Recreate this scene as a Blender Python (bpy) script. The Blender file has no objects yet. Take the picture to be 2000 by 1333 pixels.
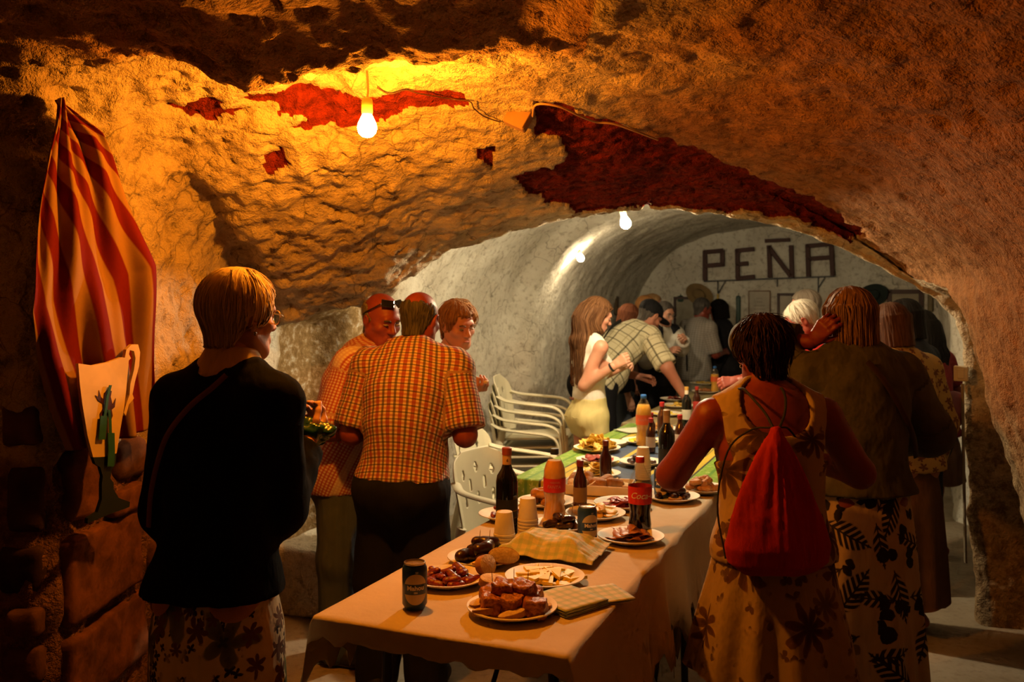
import bpy, math, random
import numpy as np
from mathutils import Vector, Matrix

sc = bpy.context.scene
F = 1800.0            # focal length in pixels of the 2000 px wide frame
CAMH = 1.565          # eye height

# ------------------------------------------------------------------ camera
cam_d = bpy.data.cameras.new('camera')
cam = bpy.data.objects.new('camera', cam_d)
sc.collection.objects.link(cam)
cam.location = (0, 0, CAMH)
cam.rotation_euler = (math.pi / 2, 0, 0)
cam_d.sensor_width = 36.0
cam_d.lens = F / 2000 * 36
cam_d.shift_y = -86.5 / 2000
cam_d.clip_start = 0.05
cam_d.dof.use_dof = True
cam_d.dof.focus_distance = 2.7
cam_d.dof.aperture_fstop = 5.0
sc.camera = cam

# ------------------------------------------------------------------ world, exposure
w = bpy.data.worlds.new('world'); sc.world = w
w.use_nodes = True
w.node_tree.nodes['Background'].inputs[0].default_value = (0.10, 0.07, 0.04, 1)
w.node_tree.nodes['Background'].inputs[1].default_value = 0.02
sc.view_settings.view_transform = 'Standard'
sc.view_settings.look = 'None'
sc.view_settings.exposure = 0.0
sc.view_settings.gamma = 1.0
sc.view_settings.use_curve_mapping = False
try:
    sc.cycles.use_denoising = True
    sc.cycles.sample_clamp_indirect = 6.0
    sc.cycles.max_bounces = 5
    sc.cycles.diffuse_bounces = 3
    sc.cycles.glossy_bounces = 2
    sc.cycles.use_adaptive_sampling = True
    sc.cycles.adaptive_threshold = 0.04
    sc.cycles.adaptive_min_samples = 12
    sc.cycles.caustics_reflective = False
    sc.cycles.caustics_refractive = False
except Exception:
    pass

# strengths of the bulbs (their light is made in the lamp builder)
WARM_BULB = dict(color=(1.0, 0.30, 0.014), power=58.0)
WHITE_BULB = dict(color=(1.0, 0.78, 0.47), power=112.0)
WHITE_BULB_DEEP = dict(color=(1.0, 0.76, 0.45), power=14.0)

# cave axis (direction in which the tables run) and its right-hand perpendicular
AX = np.array([0.3855, 0.9227]); RX = np.array([0.9227, -0.3855])
def UV(u, v, z=0.0):
    p = AX * u + RX * v
    return Vector((p[0], p[1], z))
def PX(x, y, Y):                      # a photographed point at a known distance
    return Vector(((x - 1000) * Y / F, Y, CAMH - (y - 580) * Y / F))
TZ = 0.74                             # table height
def ON(x, y, z=TZ):                   # a photographed point on a horizontal surface
    Y = F * (CAMH - z) / (y - 580)
    return Vector(((x - 1000) * Y / F, Y, z))
# ------------------------------------------------------------------ objects and tags
C = sc.collection
def link(o, parent=None):
    C.objects.link(o)
    if parent is not None: o.parent = parent
    return o
def tag(o, label=None, cat=None, group=None, kind=None):
    if label: o['label'] = label
    if cat: o['category'] = cat
    if group: o['group'] = group
    if kind: o['kind'] = kind
    return o
def empty(name, loc=(0, 0, 0), rz=0.0, label=None, cat=None, group=None):
    o = bpy.data.objects.new(name, None); o.empty_display_size = 0.05
    o.location = loc; o.rotation_euler = (0, 0, rz)
    link(o)
    return tag(o, label, cat, group)
def mesh_from(name, v, f, smooth=True, mats=None, fm=None):
    me = bpy.data.meshes.new(name)
    v = np.asarray(v, dtype=np.float32)
    if isinstance(f, np.ndarray):
        nf, k = f.shape
        me.vertices.add(len(v)); me.vertices.foreach_set('co', v.ravel())
        me.loops.add(nf * k); me.loops.foreach_set('vertex_index', f.astype(np.int32).ravel())
        me.polygons.add(nf); me.polygons.foreach_set('loop_start', np.arange(0, nf * k, k, dtype=np.int32))
        me.update(calc_edges=True)
    else:
        me.from_pydata([tuple(map(float, p)) for p in v], [], f)
    if smooth: me.polygons.foreach_set('use_smooth', np.ones(len(me.polygons), dtype=bool))
    for m in (mats or []): me.materials.append(m)
    if fm is not None: me.polygons.foreach_set('material_index', np.asarray(fm, dtype=np.int32))
    me.validate(); me.update()
    return me
def obj(name, me, parent=None, mat=None, loc=None, rot=None):
    o = bpy.data.objects.new(name, me)
    if mat is not None: me.materials.clear(); me.materials.append(mat)
    link(o, parent)
    if loc is not None: o.location = loc
    if rot is not None: o.rotation_euler = rot
    return o
def attr(me, name, data, typ='FLOAT_VECTOR'):
    a = me.attributes.new(name, typ, 'POINT')
    data = np.asarray(data, dtype=np.float32)
    a.data.foreach_set('vector' if typ == 'FLOAT_VECTOR' else 'value', data.ravel())

class MB:                              # collects simple solids into one mesh
    def __init__(s): s.v = []; s.f = []
    def add(s, v, f):
        n = len(s.v); s.v += [tuple(p) for p in v]; s.f += [tuple(i + n for i in q) for q in f]; return s
    def box(s, c, d, M=None, bev=0.0):
        hx, hy, hz = d[0] / 2, d[1] / 2, d[2] / 2
        if bev <= 0:
            v = [Vector((x, y, z)) for x in (-hx, hx) for y in (-hy, hy) for z in (-hz, hz)]
            f = [(0, 1, 3, 2), (4, 6, 7, 5), (0, 4, 5, 1), (2, 3, 7, 6), (0, 2, 6, 4), (1, 5, 7, 3)]
        else:
            b = min(bev, hx * .9, hy * .9, hz * .9)
            v = []; f = []
            for sx in (-1, 1):
                for sy in (-1, 1):
                    for sz in (-1, 1):
                        v += [Vector((sx * hx, sy * (hy - b), sz * (hz - b))), Vector((sx * (hx - b), sy * hy, sz * (hz - b))), Vector((sx * (hx - b), sy * (hy - b), sz * hz))]
            I = lambda a, bb, c_, k: ((a * 2 + bb) * 2 + c_) * 3 + k
            for a in (0, 1):
                q = [I(a, 0, 0, 0), I(a, 1, 0, 0), I(a, 1, 1, 0), I(a, 0, 1, 0)]; f.append(tuple(q if a else q[::-1]))
                q = [I(0, a, 0, 1), I(1, a, 0, 1), I(1, a, 1, 1), I(0, a, 1, 1)]; f.append(tuple(q[::-1] if a else q))
                q = [I(0, 0, a, 2), I(1, 0, a, 2), I(1, 1, a, 2), I(0, 1, a, 2)]; f.append(tuple(q if a else q[::-1]))
            for a in (0, 1):
                for bb in (0, 1):
                    f.append((I(a, bb, 0, 0), I(a, bb, 1, 0), I(a, bb, 1, 1), I(a, bb, 0, 1)))
                    f.append((I(a, 0, bb, 0), I(a, 1, bb, 0), I(a, 1, bb, 2), I(a, 0, bb, 2)))
                    f.append((I(0, a, bb, 1), I(1, a, bb, 1), I(1, a, bb, 2), I(0, a, bb, 2)))
                    for c_ in (0, 1): f.append((I(a, bb, c_, 0), I(a, bb, c_, 1), I(a, bb, c_, 2)))
        M = M or Matrix.Identity(3)
        return s.add([M @ p + Vector(c) for p in v], f)
    def lathe(s, prof, n=24, c=(0, 0, 0), M=None, sx=1.0, sy=1.0, cap=True):   # profile (r, z), closed ends where r = 0
        v = []; f = []
        for r, z in prof:
            for i in range(n):
                a = 2 * math.pi * i / n
                v.append(Vector((r * math.cos(a) * sx, r * math.sin(a) * sy, z)))
        for j in range(len(prof) - 1):
            for i in range(n):
                f.append((j * n + i, j * n + (i + 1) % n, (j + 1) * n + (i + 1) % n, (j + 1) * n + i))
        M = M or Matrix.Identity(3)
        if cap: f.append(tuple(range(n))[::-1]); f.append(tuple((len(prof) - 1) * n + i for i in range(n)))
        return s.add([M @ p + Vector(c) for p in v], f)
    def tube(s, pts, r, n=8, flat=1.0, up=None):           # r: number or list
        pts = [Vector(p) for p in pts]
        rs = r if isinstance(r, (list, tuple)) else [r] * len(pts)
        v = []; f = []; ref = Vector(up) if up else Vector((0.13, 0.21, 0.97))
        for i, p in enumerate(pts):
            t = (pts[min(i + 1, len(pts) - 1)] - pts[max(i - 1, 0)]).normalized()
            a = t.cross(ref)
            if a.length < 1e-4: a = t.cross(Vector((1, 0, 0)))
            a.normalize(); b = a.cross(t).normalized()
            for k in range(n):
                an = 2 * math.pi * k / n
                v.append(p + a * math.cos(an) * rs[i] + b * math.sin(an) * rs[i] * flat)
        for j in range(len(pts) - 1):
            for i in range(n):
                f.append((j * n + i, j * n + (i + 1) % n, (j + 1) * n + (i + 1) % n, (j + 1) * n + i))
        f.append(tuple(range(n))[::-1]); f.append(tuple((len(pts) - 1) * n + i for i in range(n)))
        return s.add(v, f)
    def prism(s, poly, z0, z1, M=None, c=(0, 0, 0)):        # extruded outline in local xy
        n = len(poly); M = M or Matrix.Identity(3)
        v = [M @ Vector((x, y, z0)) + Vector(c) for x, y in poly] + [M @ Vector((x, y, z1)) + Vector(c) for x, y in poly]
        f = [tuple(range(n))[::-1], tuple(range(n, 2 * n))] + [(i, (i + 1) % n, n + (i + 1) % n, n + i) for i in range(n)]
        return s.add(v, f)
    def mesh(s, name, smooth=False):
        me = bpy.data.meshes.new(name); me.from_pydata([tuple(p) for p in s.v], [], s.f)
        if smooth:
            me.polygons.foreach_set('use_smooth', np.ones(len(me.polygons), dtype=bool))
        me.validate(); me.update(); return me
    def build(s, name, mat, parent=None, smooth=False, loc=None, rot=None, fix=True):
        me = s.mesh(name, smooth)
        if fix: fix_normals(me)
        if smooth: sharp(me)
        return obj(name, me, parent, mat, loc, rot)
import bmesh
def fix_normals(me):
    bm = bmesh.new(); bm.from_mesh(me); bmesh.ops.recalc_face_normals(bm, faces=bm.faces); bm.to_mesh(me); bm.free()
def sharp(me, deg=40):
    try: me.set_sharp_from_angle(angle=math.radians(deg))
    except Exception: pass
def rotz(a): return Matrix.Rotation(a, 3, 'Z')
def copy_tree(o, parent=None, loc=None, rz=None):
    c = o.copy(); C.objects.link(c); c.parent = parent
    for ch in list(o.children): copy_tree(ch, c)
    if loc is not None: c.location = loc
    if rz is not None: c.rotation_euler = (0, 0, rz)
    return c

# ------------------------------------------------------------------ numeric noise
def _hash(ix, iy, iz, seed):
    n = (ix * 374761393 + iy * 668265263 + iz * 2147483647 + seed * 974634777) & 0xffffffff
    n = ((n ^ (n >> 13)) * 1274126177) & 0xffffffff
    n = ((n ^ (n >> 16)) * 2246822519) & 0xffffffff
    return ((n ^ (n >> 15)) & 0xffff).astype(np.float32) / 32767.5 - 1.0
def noise(P, seed=0):
    P = np.asarray(P, dtype=np.float64); I = np.floor(P).astype(np.int64); f = (P - I).astype(np.float32)
    f = f * f * (3 - 2 * f); x, y, z = I[..., 0], I[..., 1], I[..., 2]; fx, fy, fz = f[..., 0], f[..., 1], f[..., 2]
    r = 0
    for dx in (0, 1):
        for dy in (0, 1):
            for dz in (0, 1):
                r = r + _hash(x + dx, y + dy, z + dz, seed) * (fx if dx else 1 - fx) * (fy if dy else 1 - fy) * (fz if dz else 1 - fz)
    return r
def fbm(P, octv=4, seed=0, gain=0.5):
    P = np.asarray(P, dtype=np.float64); r = 0; a = 1.0
    for o in range(octv):
        r = r + a * noise(P * (2.03 ** o) + 17.3 * o, seed + o); a *= gain
    return r
def vnormals(v, f):
    n = np.zeros_like(v)
    a, b, c = v[f[:, 0]], v[f[:, 1]], v[f[:, 2]]
    fn = np.cross(b - a, c - a)
    if f.shape[1] == 4: fn = fn + np.cross(c - a, v[f[:, 3]] - a)
    for k in range(f.shape[1]): np.add.at(n, f[:, k], fn)
    return n / (np.linalg.norm(n, axis=1, keepdims=True) + 1e-12)
def sstep(a, b, x):
    t = np.clip((x - a) / (b - a), 0, 1); return t * t * (3 - 2 * t)

# ------------------------------------------------------------------ node materials
class NT:
    def __init__(s, name):
        s.m = bpy.data.materials.new(name); s.m.use_nodes = True
        s.t = s.m.node_tree; s.t.nodes.clear()
        s.out = s.t.nodes.new('ShaderNodeOutputMaterial')
    def n(s, typ, **kw):
        nd = s.t.nodes.new(typ)
        for k, v in kw.items(): setattr(nd, k, v)
        return nd
    def put(s, sock, v):
        if isinstance(v, bpy.types.NodeSocket): s.t.links.new(v, sock)
        elif v is not None:
            try: sock.default_value = v
            except TypeError: sock.default_value = (*v, 1.0)
            except ValueError: sock.default_value = (*v, 1.0)
    def math(s, op, a, b=None, c=None, clamp=False):
        nd = s.n('ShaderNodeMath', operation=op); nd.use_clamp = clamp
        for i, x in enumerate((a, b, c)):
            if x is not None: s.put(nd.inputs[i], x)
        return nd.outputs[0]
    def vmath(s, op, a, b=None):
        nd = s.n('ShaderNodeVectorMath', operation=op)
        s.put(nd.inputs[0], a)
        if b is not None: s.put(nd.inputs[3 if op == 'SCALE' else 1], b)
        return nd.outputs[1] if op in ('LENGTH', 'DISTANCE', 'DOT_PRODUCT') else nd.outputs[0]
    def mix(s, f, a, b, mode='MIX'):
        nd = s.n('ShaderNodeMix', data_type='RGBA', blend_type=mode)
        s.put(nd.inputs[0], f); s.put(nd.inputs[6], a); s.put(nd.inputs[7], b); return nd.outputs[2]
    def ramp(s, f, stops, interp='LINEAR'):
        nd = s.n('ShaderNodeValToRGB'); cr = nd.color_ramp; cr.interpolation = interp
        while len(cr.elements) < len(stops): cr.elements.new(0.5)
        for e, (p, c) in zip(cr.elements, stops):
            e.position = p; e.color = (*c, 1) if len(c) == 3 else c
        s.put(nd.inputs[0], f); return nd.outputs[0]
    def step(s, x, a, b):
        nd = s.n('ShaderNodeMapRange', interpolation_type='SMOOTHSTEP')
        s.put(nd.inputs[0], x); nd.inputs[1].default_value = a; nd.inputs[2].default_value = b; return nd.outputs[0]
    def noise(s, vec, scale, detail=4, rough=0.55, dist=0.0):
        nd = s.n('ShaderNodeTexNoise'); s.put(nd.inputs['Vector'], vec)
        nd.inputs['Scale'].default_value = scale; nd.inputs['Detail'].default_value = detail
        nd.inputs['Roughness'].default_value = rough; nd.inputs['Distortion'].default_value = dist
        return nd.outputs[0]
    def voro(s, vec, scale, feature='F1', dim='3D', rnd=1.0):
        nd = s.n('ShaderNodeTexVoronoi', feature=feature, voronoi_dimensions=dim); s.put(nd.inputs['Vector'], vec)
        nd.inputs['Scale'].default_value = scale; nd.inputs['Randomness'].default_value = rnd; return nd
    def oc(s): return s.n('ShaderNodeTexCoord').outputs['Object']
    def at(s, name, what='Vector'):
        nd = s.n('ShaderNodeAttribute', attribute_name=name); return nd.outputs[what]
    def xyz(s, v):
        nd = s.n('ShaderNodeSeparateXYZ'); s.put(nd.inputs[0], v); return nd.outputs
    def vec(s, x, y, z=0.0):
        nd = s.n('ShaderNodeCombineXYZ'); s.put(nd.inputs[0], x); s.put(nd.inputs[1], y); s.put(nd.inputs[2], z); return nd.outputs[0]
    def scale(s, v, k):
        nd = s.n('ShaderNodeVectorMath', operation='MULTIPLY'); s.put(nd.inputs[0], v); nd.inputs[1].default_value = k; return nd.outputs[0]
    def bump(s, h, strength=0.3, dist=0.01, nrm=None):
        nd = s.n('ShaderNodeBump'); nd.inputs['Strength'].default_value = strength; nd.inputs['Distance'].default_value = dist
        s.put(nd.inputs['Height'], h)
        if nrm is not None: s.put(nd.inputs['Normal'], nrm)
        return nd.outputs[0]
    def done(s, color, rough=0.8, normal=None, spec=0.3, metal=0.0, **kw):
        b = s.n('ShaderNodeBsdfPrincipled')
        s.put(b.inputs['Base Color'], color); s.put(b.inputs['Roughness'], rough)
        b.inputs['Specular IOR Level'].default_value = spec; b.inputs['Metallic'].default_value = metal
        for k, v in kw.items(): s.put(b.inputs[k.replace('_', ' ')], v)
        if normal is not None: s.put(b.inputs['Normal'], normal)
        s.t.links.new(b.outputs[0], s.out.inputs[0]); s.b = b
        return s.m
_cache = {}
def plain(name, col, rough=0.6, spec=0.4, metal=0.0, bump=0.0, bscale=60, var=0.12, vscale=8, **kw):
    if name in _cache: return _cache[name]
    t = NT(name); o = t.oc()
    n1 = t.noise(o, vscale, 3)
    c = t.mix(t.step(n1, 0.3, 0.7), [x * (1 - var) for x in col], [min(1, x * (1 + var)) for x in col])
    nr = t.bump(t.noise(o, bscale, 3), bump, 0.004) if bump > 0 else None
    _cache[name] = t.done(c, rough, nr, spec, metal, **kw)
    return _cache[name]

# ------------------------------------------------------------------ signed-distance solids -> mesh
class SDF:
    def __init__(s, lo, hi, h):
        s.ax = [np.arange(lo[i], hi[i] + h, h) for i in range(3)]
        s.h = h; s.d = np.full([len(a) for a in s.ax], 0.5, dtype=np.float32)
    def reg(s, lo, hi, m=0.04):
        sl = []
        for i in range(3):
            a = max(0, int(np.searchsorted(s.ax[i], lo[i] - m)) - 1); b = min(len(s.ax[i]), int(np.searchsorted(s.ax[i], hi[i] + m)) + 1)
            if b <= a: return None, None
            sl.append(slice(a, b))
        X, Y, Z = np.meshgrid(s.ax[0][sl[0]], s.ax[1][sl[1]], s.ax[2][sl[2]], indexing='ij', sparse=True)
        return tuple(sl), (X, Y, Z)
    def put(s, sl, v, k, op):
        a = s.d[sl]; v = v.astype(np.float32)
        if op == 'sub':
            v = -v
            if k > 0: h = np.maximum(k - np.abs(a - v), 0) / k; r = np.maximum(a, v) + h * h * k / 4
            else: r = np.maximum(a, v)
        else:
            if k > 0: h = np.maximum(k - np.abs(a - v), 0) / k; r = np.minimum(a, v) - h * h * k / 4
            else: r = np.minimum(a, v)
        s.d[sl] = r
    def cap(s, a, b, ra, rb, k=0.02, op='add', cuta=False, cutb=False, flat=None):
        a = np.asarray(a, float); b = np.asarray(b, float); R = max(ra, rb)
        sl, g = s.reg(np.minimum(a, b) - R, np.maximum(a, b) + R)
        if sl is None: return
        ab = b - a; L2 = float(ab @ ab) + 1e-9
        q = [g[i] - a[i] for i in range(3)]
        t0 = (q[0] * ab[0] + q[1] * ab[1] + q[2] * ab[2]) / L2
        t = np.clip(t0, 0, 1)
        w = [q[i] - t * ab[i] for i in range(3)]
        if flat is not None:          # (axis, factor): squash across a direction
            ax_, fc = flat; ax_ = np.asarray(ax_, float); pr = w[0] * ax_[0] + w[1] * ax_[1] + w[2] * ax_[2]
            w = [w[i] + pr * ax_[i] * (fc - 1) for i in range(3)]
        v = np.sqrt(w[0] ** 2 + w[1] ** 2 + w[2] ** 2) - (ra + t * (rb - ra))
        L = math.sqrt(L2)
        if cutb: v = np.maximum(v, (t0 - 1) * L)
        if cuta: v = np.maximum(v, -t0 * L)
        s.put(sl, v, k, op)
    def ell(s, c, r, k=0.02, op='add', M=None):
        c = np.asarray(c, float); R = max(r)
        sl, g = s.reg(c - R, c + R)
        if sl is None: return
        q = [g[i] - c[i] for i in range(3)]
        if M is not None:
            M = np.asarray(M, float)   # columns = local axes
            q = [q[0] * M[0, i] + q[1] * M[1, i] + q[2] * M[2, i] for i in range(3)]
        k0 = np.sqrt((q[0] / r[0]) ** 2 + (q[1] / r[1]) ** 2 + (q[2] / r[2]) ** 2)
        k1 = np.sqrt((q[0] / r[0] ** 2) ** 2 + (q[1] / r[1] ** 2) ** 2 + (q[2] / r[2] ** 2) ** 2)
        s.put(sl, k0 * (k0 - 1) / (k1 + 1e-6), k, op)
    def func(s, lo, hi, fn, k=0.0, op='add', m=0.02):
        sl, g = s.reg(np.asarray(lo, float), np.asarray(hi, float), m)
        if sl is None: return
        v = np.broadcast_to(fn(*g), s.d[sl].shape); s.put(sl, v, k, op)
    def mesh(s):                       # naive surface nets
        d = s.d; d[0], d[-1] = 0.5, 0.5; d[:, 0], d[:, -1] = 0.5, 0.5; d[:, :, 0], d[:, :, -1] = 0.5, 0.5
        sg = d < 0
        n = np.array(d.shape) - 1
        cnt = np.zeros(n, dtype=np.int8)
        for i in (0, 1):
            for j in (0, 1):
                for k in (0, 1): cnt += sg[i:n[0] + i, j:n[1] + j, k:n[2] + k]
        mixed = (cnt > 0) & (cnt < 8)
        cells = np.argwhere(mixed)
        idx = np.full(n, -1, dtype=np.int64); idx[mixed] = np.arange(len(cells))
        acc = np.zeros((len(cells), 3)); num = np.zeros(len(cells))
        cor = [(i, j, k) for i in (0, 1) for j in (0, 1) for k in (0, 1)]
        V = {c: d[cells[:, 0] + c[0], cells[:, 1] + c[1], cells[:, 2] + c[2]] for c in cor}
        for a in cor:
            for axn in range(3):
                if a[axn]: continue
                b = list(a); b[axn] = 1; b = tuple(b)
                va, vb = V[a], V[b]; m = (va < 0) != (vb < 0)
                t = np.where(m, va / np.where(m, va - vb, 1), 0)
                p = np.zeros((len(cells), 3)); p += a; p[:, axn] += t
                acc[m] += p[m]; num[m] += 1
        loc = acc / num[:, None]
        v = np.empty_like(loc)
        for i in range(3): v[:, i] = s.ax[i][cells[:, i]] + loc[:, i] * s.h
        faces = []
        for axn in range(3):
            o1, o2 = (axn + 1) % 3, (axn + 2) % 3
            A = [slice(1, -1)] * 3; B = [slice(1, -1)] * 3
            A[axn] = slice(0, -1); B[axn] = slice(1, None)
            sa, sb = sg[tuple(A)], sg[tuple(B)]
            for flip, m in ((0, sa & ~sb), (1, ~sa & sb)):
                e = np.argwhere(m)
                if not len(e): continue
                e[:, o1] += 1; e[:, o2] += 1
                def cidx(da, db):
                    q = e.copy(); q[:, o1] += da; q[:, o2] += db
                    return idx[q[:, 0], q[:, 1], q[:, 2]]
                q = np.stack([cidx(-1, -1), cidx(0, -1), cidx(0, 0), cidx(-1, 0)], 1)
                faces.append(q[:, ::-1] if flip else q)
        f = np.concatenate(faces) if faces else np.zeros((0, 4), int)
        return v, f
# ------------------------------------------------------------------ the cave: front chamber
def v3(*a): return np.array(a, dtype=float)
def px(x, y, Y): return np.array(PX(x, y, Y))
ctrl = []        # columns of control points, floor left -> ceiling -> floor right
for Z, al in ((-0.06, 1), (0.6, 1), (1.2, 1), (1.75, 1)):
    ctrl.append([v3(-2.1, -1.5, Z), v3(-2.1, 1.0, Z), v3(-2.1, 2.1, Z), v3(-1.95, 2.74, Z), v3(-1.38, 2.62, Z), v3(-1.30, 2.9, Z),
                 v3(-1.24, 3.3, Z), v3(-1.2, 3.85, Z * .98), v3(-1.2, 4.38, Z * .85), v3(-1.6, 4.56, Z * .85)])
ctrl.append([v3(-2.0, -1.5, 2.05), v3(-1.9, 1.0, 2.12), v3(-1.8, 2.1, 2.2), v3(-1.62, 2.45, 2.2), v3(-1.38, 2.62, 2.1), v3(-1.27, 2.9, 2.06),
             v3(-1.16, 3.3, 1.98), v3(-1.1, 3.85, 1.78), px(548, 640, 4.36), v3(-1.5, 4.56, 1.6)])
def col(X, Zl, peak, edge, bulge=0.0, Z4=None):
    p, e = px(*peak), px(*edge); Z4 = Zl if Z4 is None else Z4
    q1 = p + (e - p) * .34 + v3(0, -bulge, -bulge * .35); q2 = p + (e - p) * .68 + v3(0, -bulge, -bulge * .25)
    out = e + v3(0.0, 0.20, 0.16 if edge[1] < 580 else .10)
    if X > .2:
        b = v3(X, 2.2, Zl); m = b + (p - b) * .5 + v3(0, 0, .015)
        ctrl.append([v3(X, -1.5, Zl - .02), v3(X, .3, Zl), v3(X, 1.4, Zl + .01), b, m, p, q1, q2, e, out]); return
    ctrl.append([v3(X, -1.5, Zl + .06), v3(X, 1.0, Zl + .08), v3(X, 2.1, Zl + .075), v3(X, 2.45, Zl - .008), v3(X, 2.62, Z4), p, q1, q2, e, out])
col(-1.09, 2.25, (330, 170, 2.92), (600, 618, 4.35), .05, 2.24)
col(-0.68, 2.13, (545, 170, 3.0), (680, 596, 4.38), .05, 2.21)
col(-0.545, 2.15, (680, 158, 3.05), (765, 564, 4.4), .05, 2.25)
col(-0.385, 2.184, (790, 163, 3.05), (845, 505, 4.4), .05, 2.26)
col(-0.136, 2.218, (950, 180, 3.08), (960, 466, 4.4), .05, 2.26)
col(0.10, 2.24, (1070, 202, 3.15), (1080, 436, 4.4), .04, 2.25)
col(0.30, 2.25, (1190, 230, 3.3), (1190, 419, 4.4), .04, 2.25)
col(0.50, 2.235, (1300, 270, 3.5), (1300, 412, 4.4), .02)
col(0.70, 2.19, (1400, 310, 3.7), (1400, 420, 4.4), .01)
col(0.90, 2.12, (1500, 360, 3.9), (1500, 440, 4.4))
col(1.12, 2.01, (1600, 412, 4.1), (1600, 468, 4.4))
col(1.33, 1.86, (1700, 475, 4.25), (1700, 510, 4.4))
col(1.52, 1.66, (1790, 540, 4.28), (1795, 565, 4.4))
ctrl.append([v3(1.68, -1.5, 1.42), v3(1.68, .3, 1.43), v3(1.69, 1.4, 1.44), v3(1.70, 2.2, 1.44), v3(1.74, 3.0, 1.47), px(1872, 596, 3.75),
             v3(2.12, 3.95, 1.48), v3(2.2, 4.25, 1.46), px(1872, 640, 4.4), v3(2.45, 4.6, 1.5)])
for Z, x0, x5, xe in ((1.12, 1.80, 1.90, 1886), (0.78, 1.87, 2.0, 1889), (0.38, 1.92, 2.07, 1898), (-0.06, 1.95, 2.1, 1912)):
    ctrl.append([v3(x0, -1.5, Z), v3(x0, .3, Z), v3(x0, 1.4, Z), v3(x0, 2.2, Z), v3(x0 + .04, 3.0, Z), v3(x5, 3.65, Z),
                 v3(2.48, 3.85, Z), v3(2.52, 4.25, Z), v3((xe - 1000) / F * 4.42, 4.42, Z), v3(2.6, 4.66, Z)])
ctrl = np.array(ctrl)                                  # [s][t][3]
def cr(P, n, axis):
    P = np.moveaxis(P, axis, 0); K = len(P)
    ext = np.concatenate([2 * P[:1] - P[1:2], P, 2 * P[-1:] - P[-2:-1]])
    ns = n if isinstance(n, (list, tuple)) else [n] * (K - 1)
    out = []
    for i in range(K - 1):
        t = np.arange(ns[i]) / ns[i]
        p0, p1, p2, p3 = ext[i], ext[i + 1], ext[i + 2], ext[i + 3]
        t = t.reshape(-1, *([1] * (P.ndim - 1)))
        out.append(0.5 * (2 * p1 + (p2 - p0) * t + (2 * p0 - 5 * p1 + 4 * p2 - p3) * t ** 2 + (3 * p1 - p0 - 3 * p2 + p3) * t ** 3))
    out.append(P[-1:])
    return np.moveaxis(np.concatenate(out), 0, axis)
S = cr(cr(ctrl, [10, 14, 20, 20] + [22] * 16 + [24, 20, 12], 0), [6, 16, 20, 24, 30, 40, 40, 44, 16], 1)
nS, nT = S.shape[:2]
SV = S.reshape(-1, 3)
gi, gj = np.meshgrid(np.arange(nS - 1), np.arange(nT - 1), indexing='ij')
a = (gi * nT + gj).ravel()
SF = np.stack([a, a + 1, a + nT + 1, a + nT], 1)
SN = vnormals(SV, SF)
toc = np.array([0, 2.0, 1.2]) - SV
if (np.einsum('ij,ij->i', SN, toc) > 0).mean() < .5: SF = SF[:, ::-1]; SN = -SN
tid = np.tile(np.arange(nT), nS)                       # position along the depth of the surface
T5 = 6 + 16 + 20 + 24 + 30
def proj(P): return np.stack([1000 + P[:, 0] / P[:, 1] * F, 580 - (P[:, 2] - CAMH) / P[:, 1] * F], 1)
def inside(q, poly):
    r = np.zeros(len(q), bool); n = len(poly); x, y = q[:, 0], q[:, 1]
    for i in range(n):
        x1, y1 = poly[i]; x2, y2 = poly[(i + 1) % n]
        c = (y1 > y) != (y2 > y)
        r ^= c & (x < (x2 - x1) * (y - y1) / ((y2 - y1) if y2 != y1 else 1e-9) + x1)
    return r
# patches where the plaster has fallen off the red clay
RED = [[(475, 180), (560, 180), (700, 182), (800, 175), (905, 185), (918, 205), (880, 222), (800, 215), (720, 240), (650, 250), (590, 258), (570, 264), (600, 232), (545, 234), (555, 215), (520, 215), (485, 205)],
       [(338, 222), (370, 200), (400, 188), (430, 197), (435, 212), (482, 218), (440, 230), (400, 246), (370, 235)],
       [(518, 310), (545, 310), (555, 288), (560, 320), (568, 328), (540, 352), (520, 345)],
       [(925, 288), (968, 288), (968, 310), (960, 338), (945, 315), (928, 308)],
       [(1045, 198), (1100, 203), (1180, 228), (1280, 268), (1400, 308), (1500, 352), (1620, 408), (1700, 462), (1640, 462), (1560, 436), (1480, 426), (1400, 415), (1300, 407), (1200, 413), (1125, 420), (1110, 406), (1060, 400), (1020, 377), (1001, 350), (1030, 340), (1080, 336), (1107, 320), (1102, 290), (1085, 268), (1040, 262), (1050, 235), (1033, 225)]]
ok = (SV[:, 1] > 0.5) & (tid >= T5 - 12)
q = proj(np.where(ok[:, None], SV, v3(0, 1, 0)))
q = q + np.stack([fbm(SV * 14, 3, 5), fbm(SV * 14, 3, 9)], 1) * 7
red = np.zeros(len(SV), np.float32)
for poly in RED: red = np.maximum(red, (inside(q, poly) & ok).astype(np.float32))
left = sstep(0.2, -0.9, SV[:, 0])
rough_amp = 0.55 + 0.7 * left
D = rough_amp * (0.020 * fbm(SV * 4.5, 3, 1) + 0.015 * fbm(SV * 17, 3, 2))
pit = np.clip(fbm(SV * 26, 2, 3) - 0.42, 0, 1)
D = D - (0.010 + 0.045 * left) * pit
D = D - 0.020 * red - red * 0.012 * np.abs(fbm(SV * 22, 3, 4))
ochre_shade = sstep(-.1, .75, SV[:, 0] + .22 * fbm(SV * 3.1, 3, 61)) * (tid < T5 + 4) + .75 * sstep(2.75, 2.5, SV[:, 1] + .1 * fbm(SV * 4, 3, 62)) * (SV[:, 2] > 2.0) * (SV[:, 0] <= .2)  # ochre finish with painted light falloff at right, painted shade on near ceiling
ochre_shade = np.clip(ochre_shade, 0, 1) * (SV[:, 2] > .2)
SV = SV + SN * D[:, None]
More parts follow.
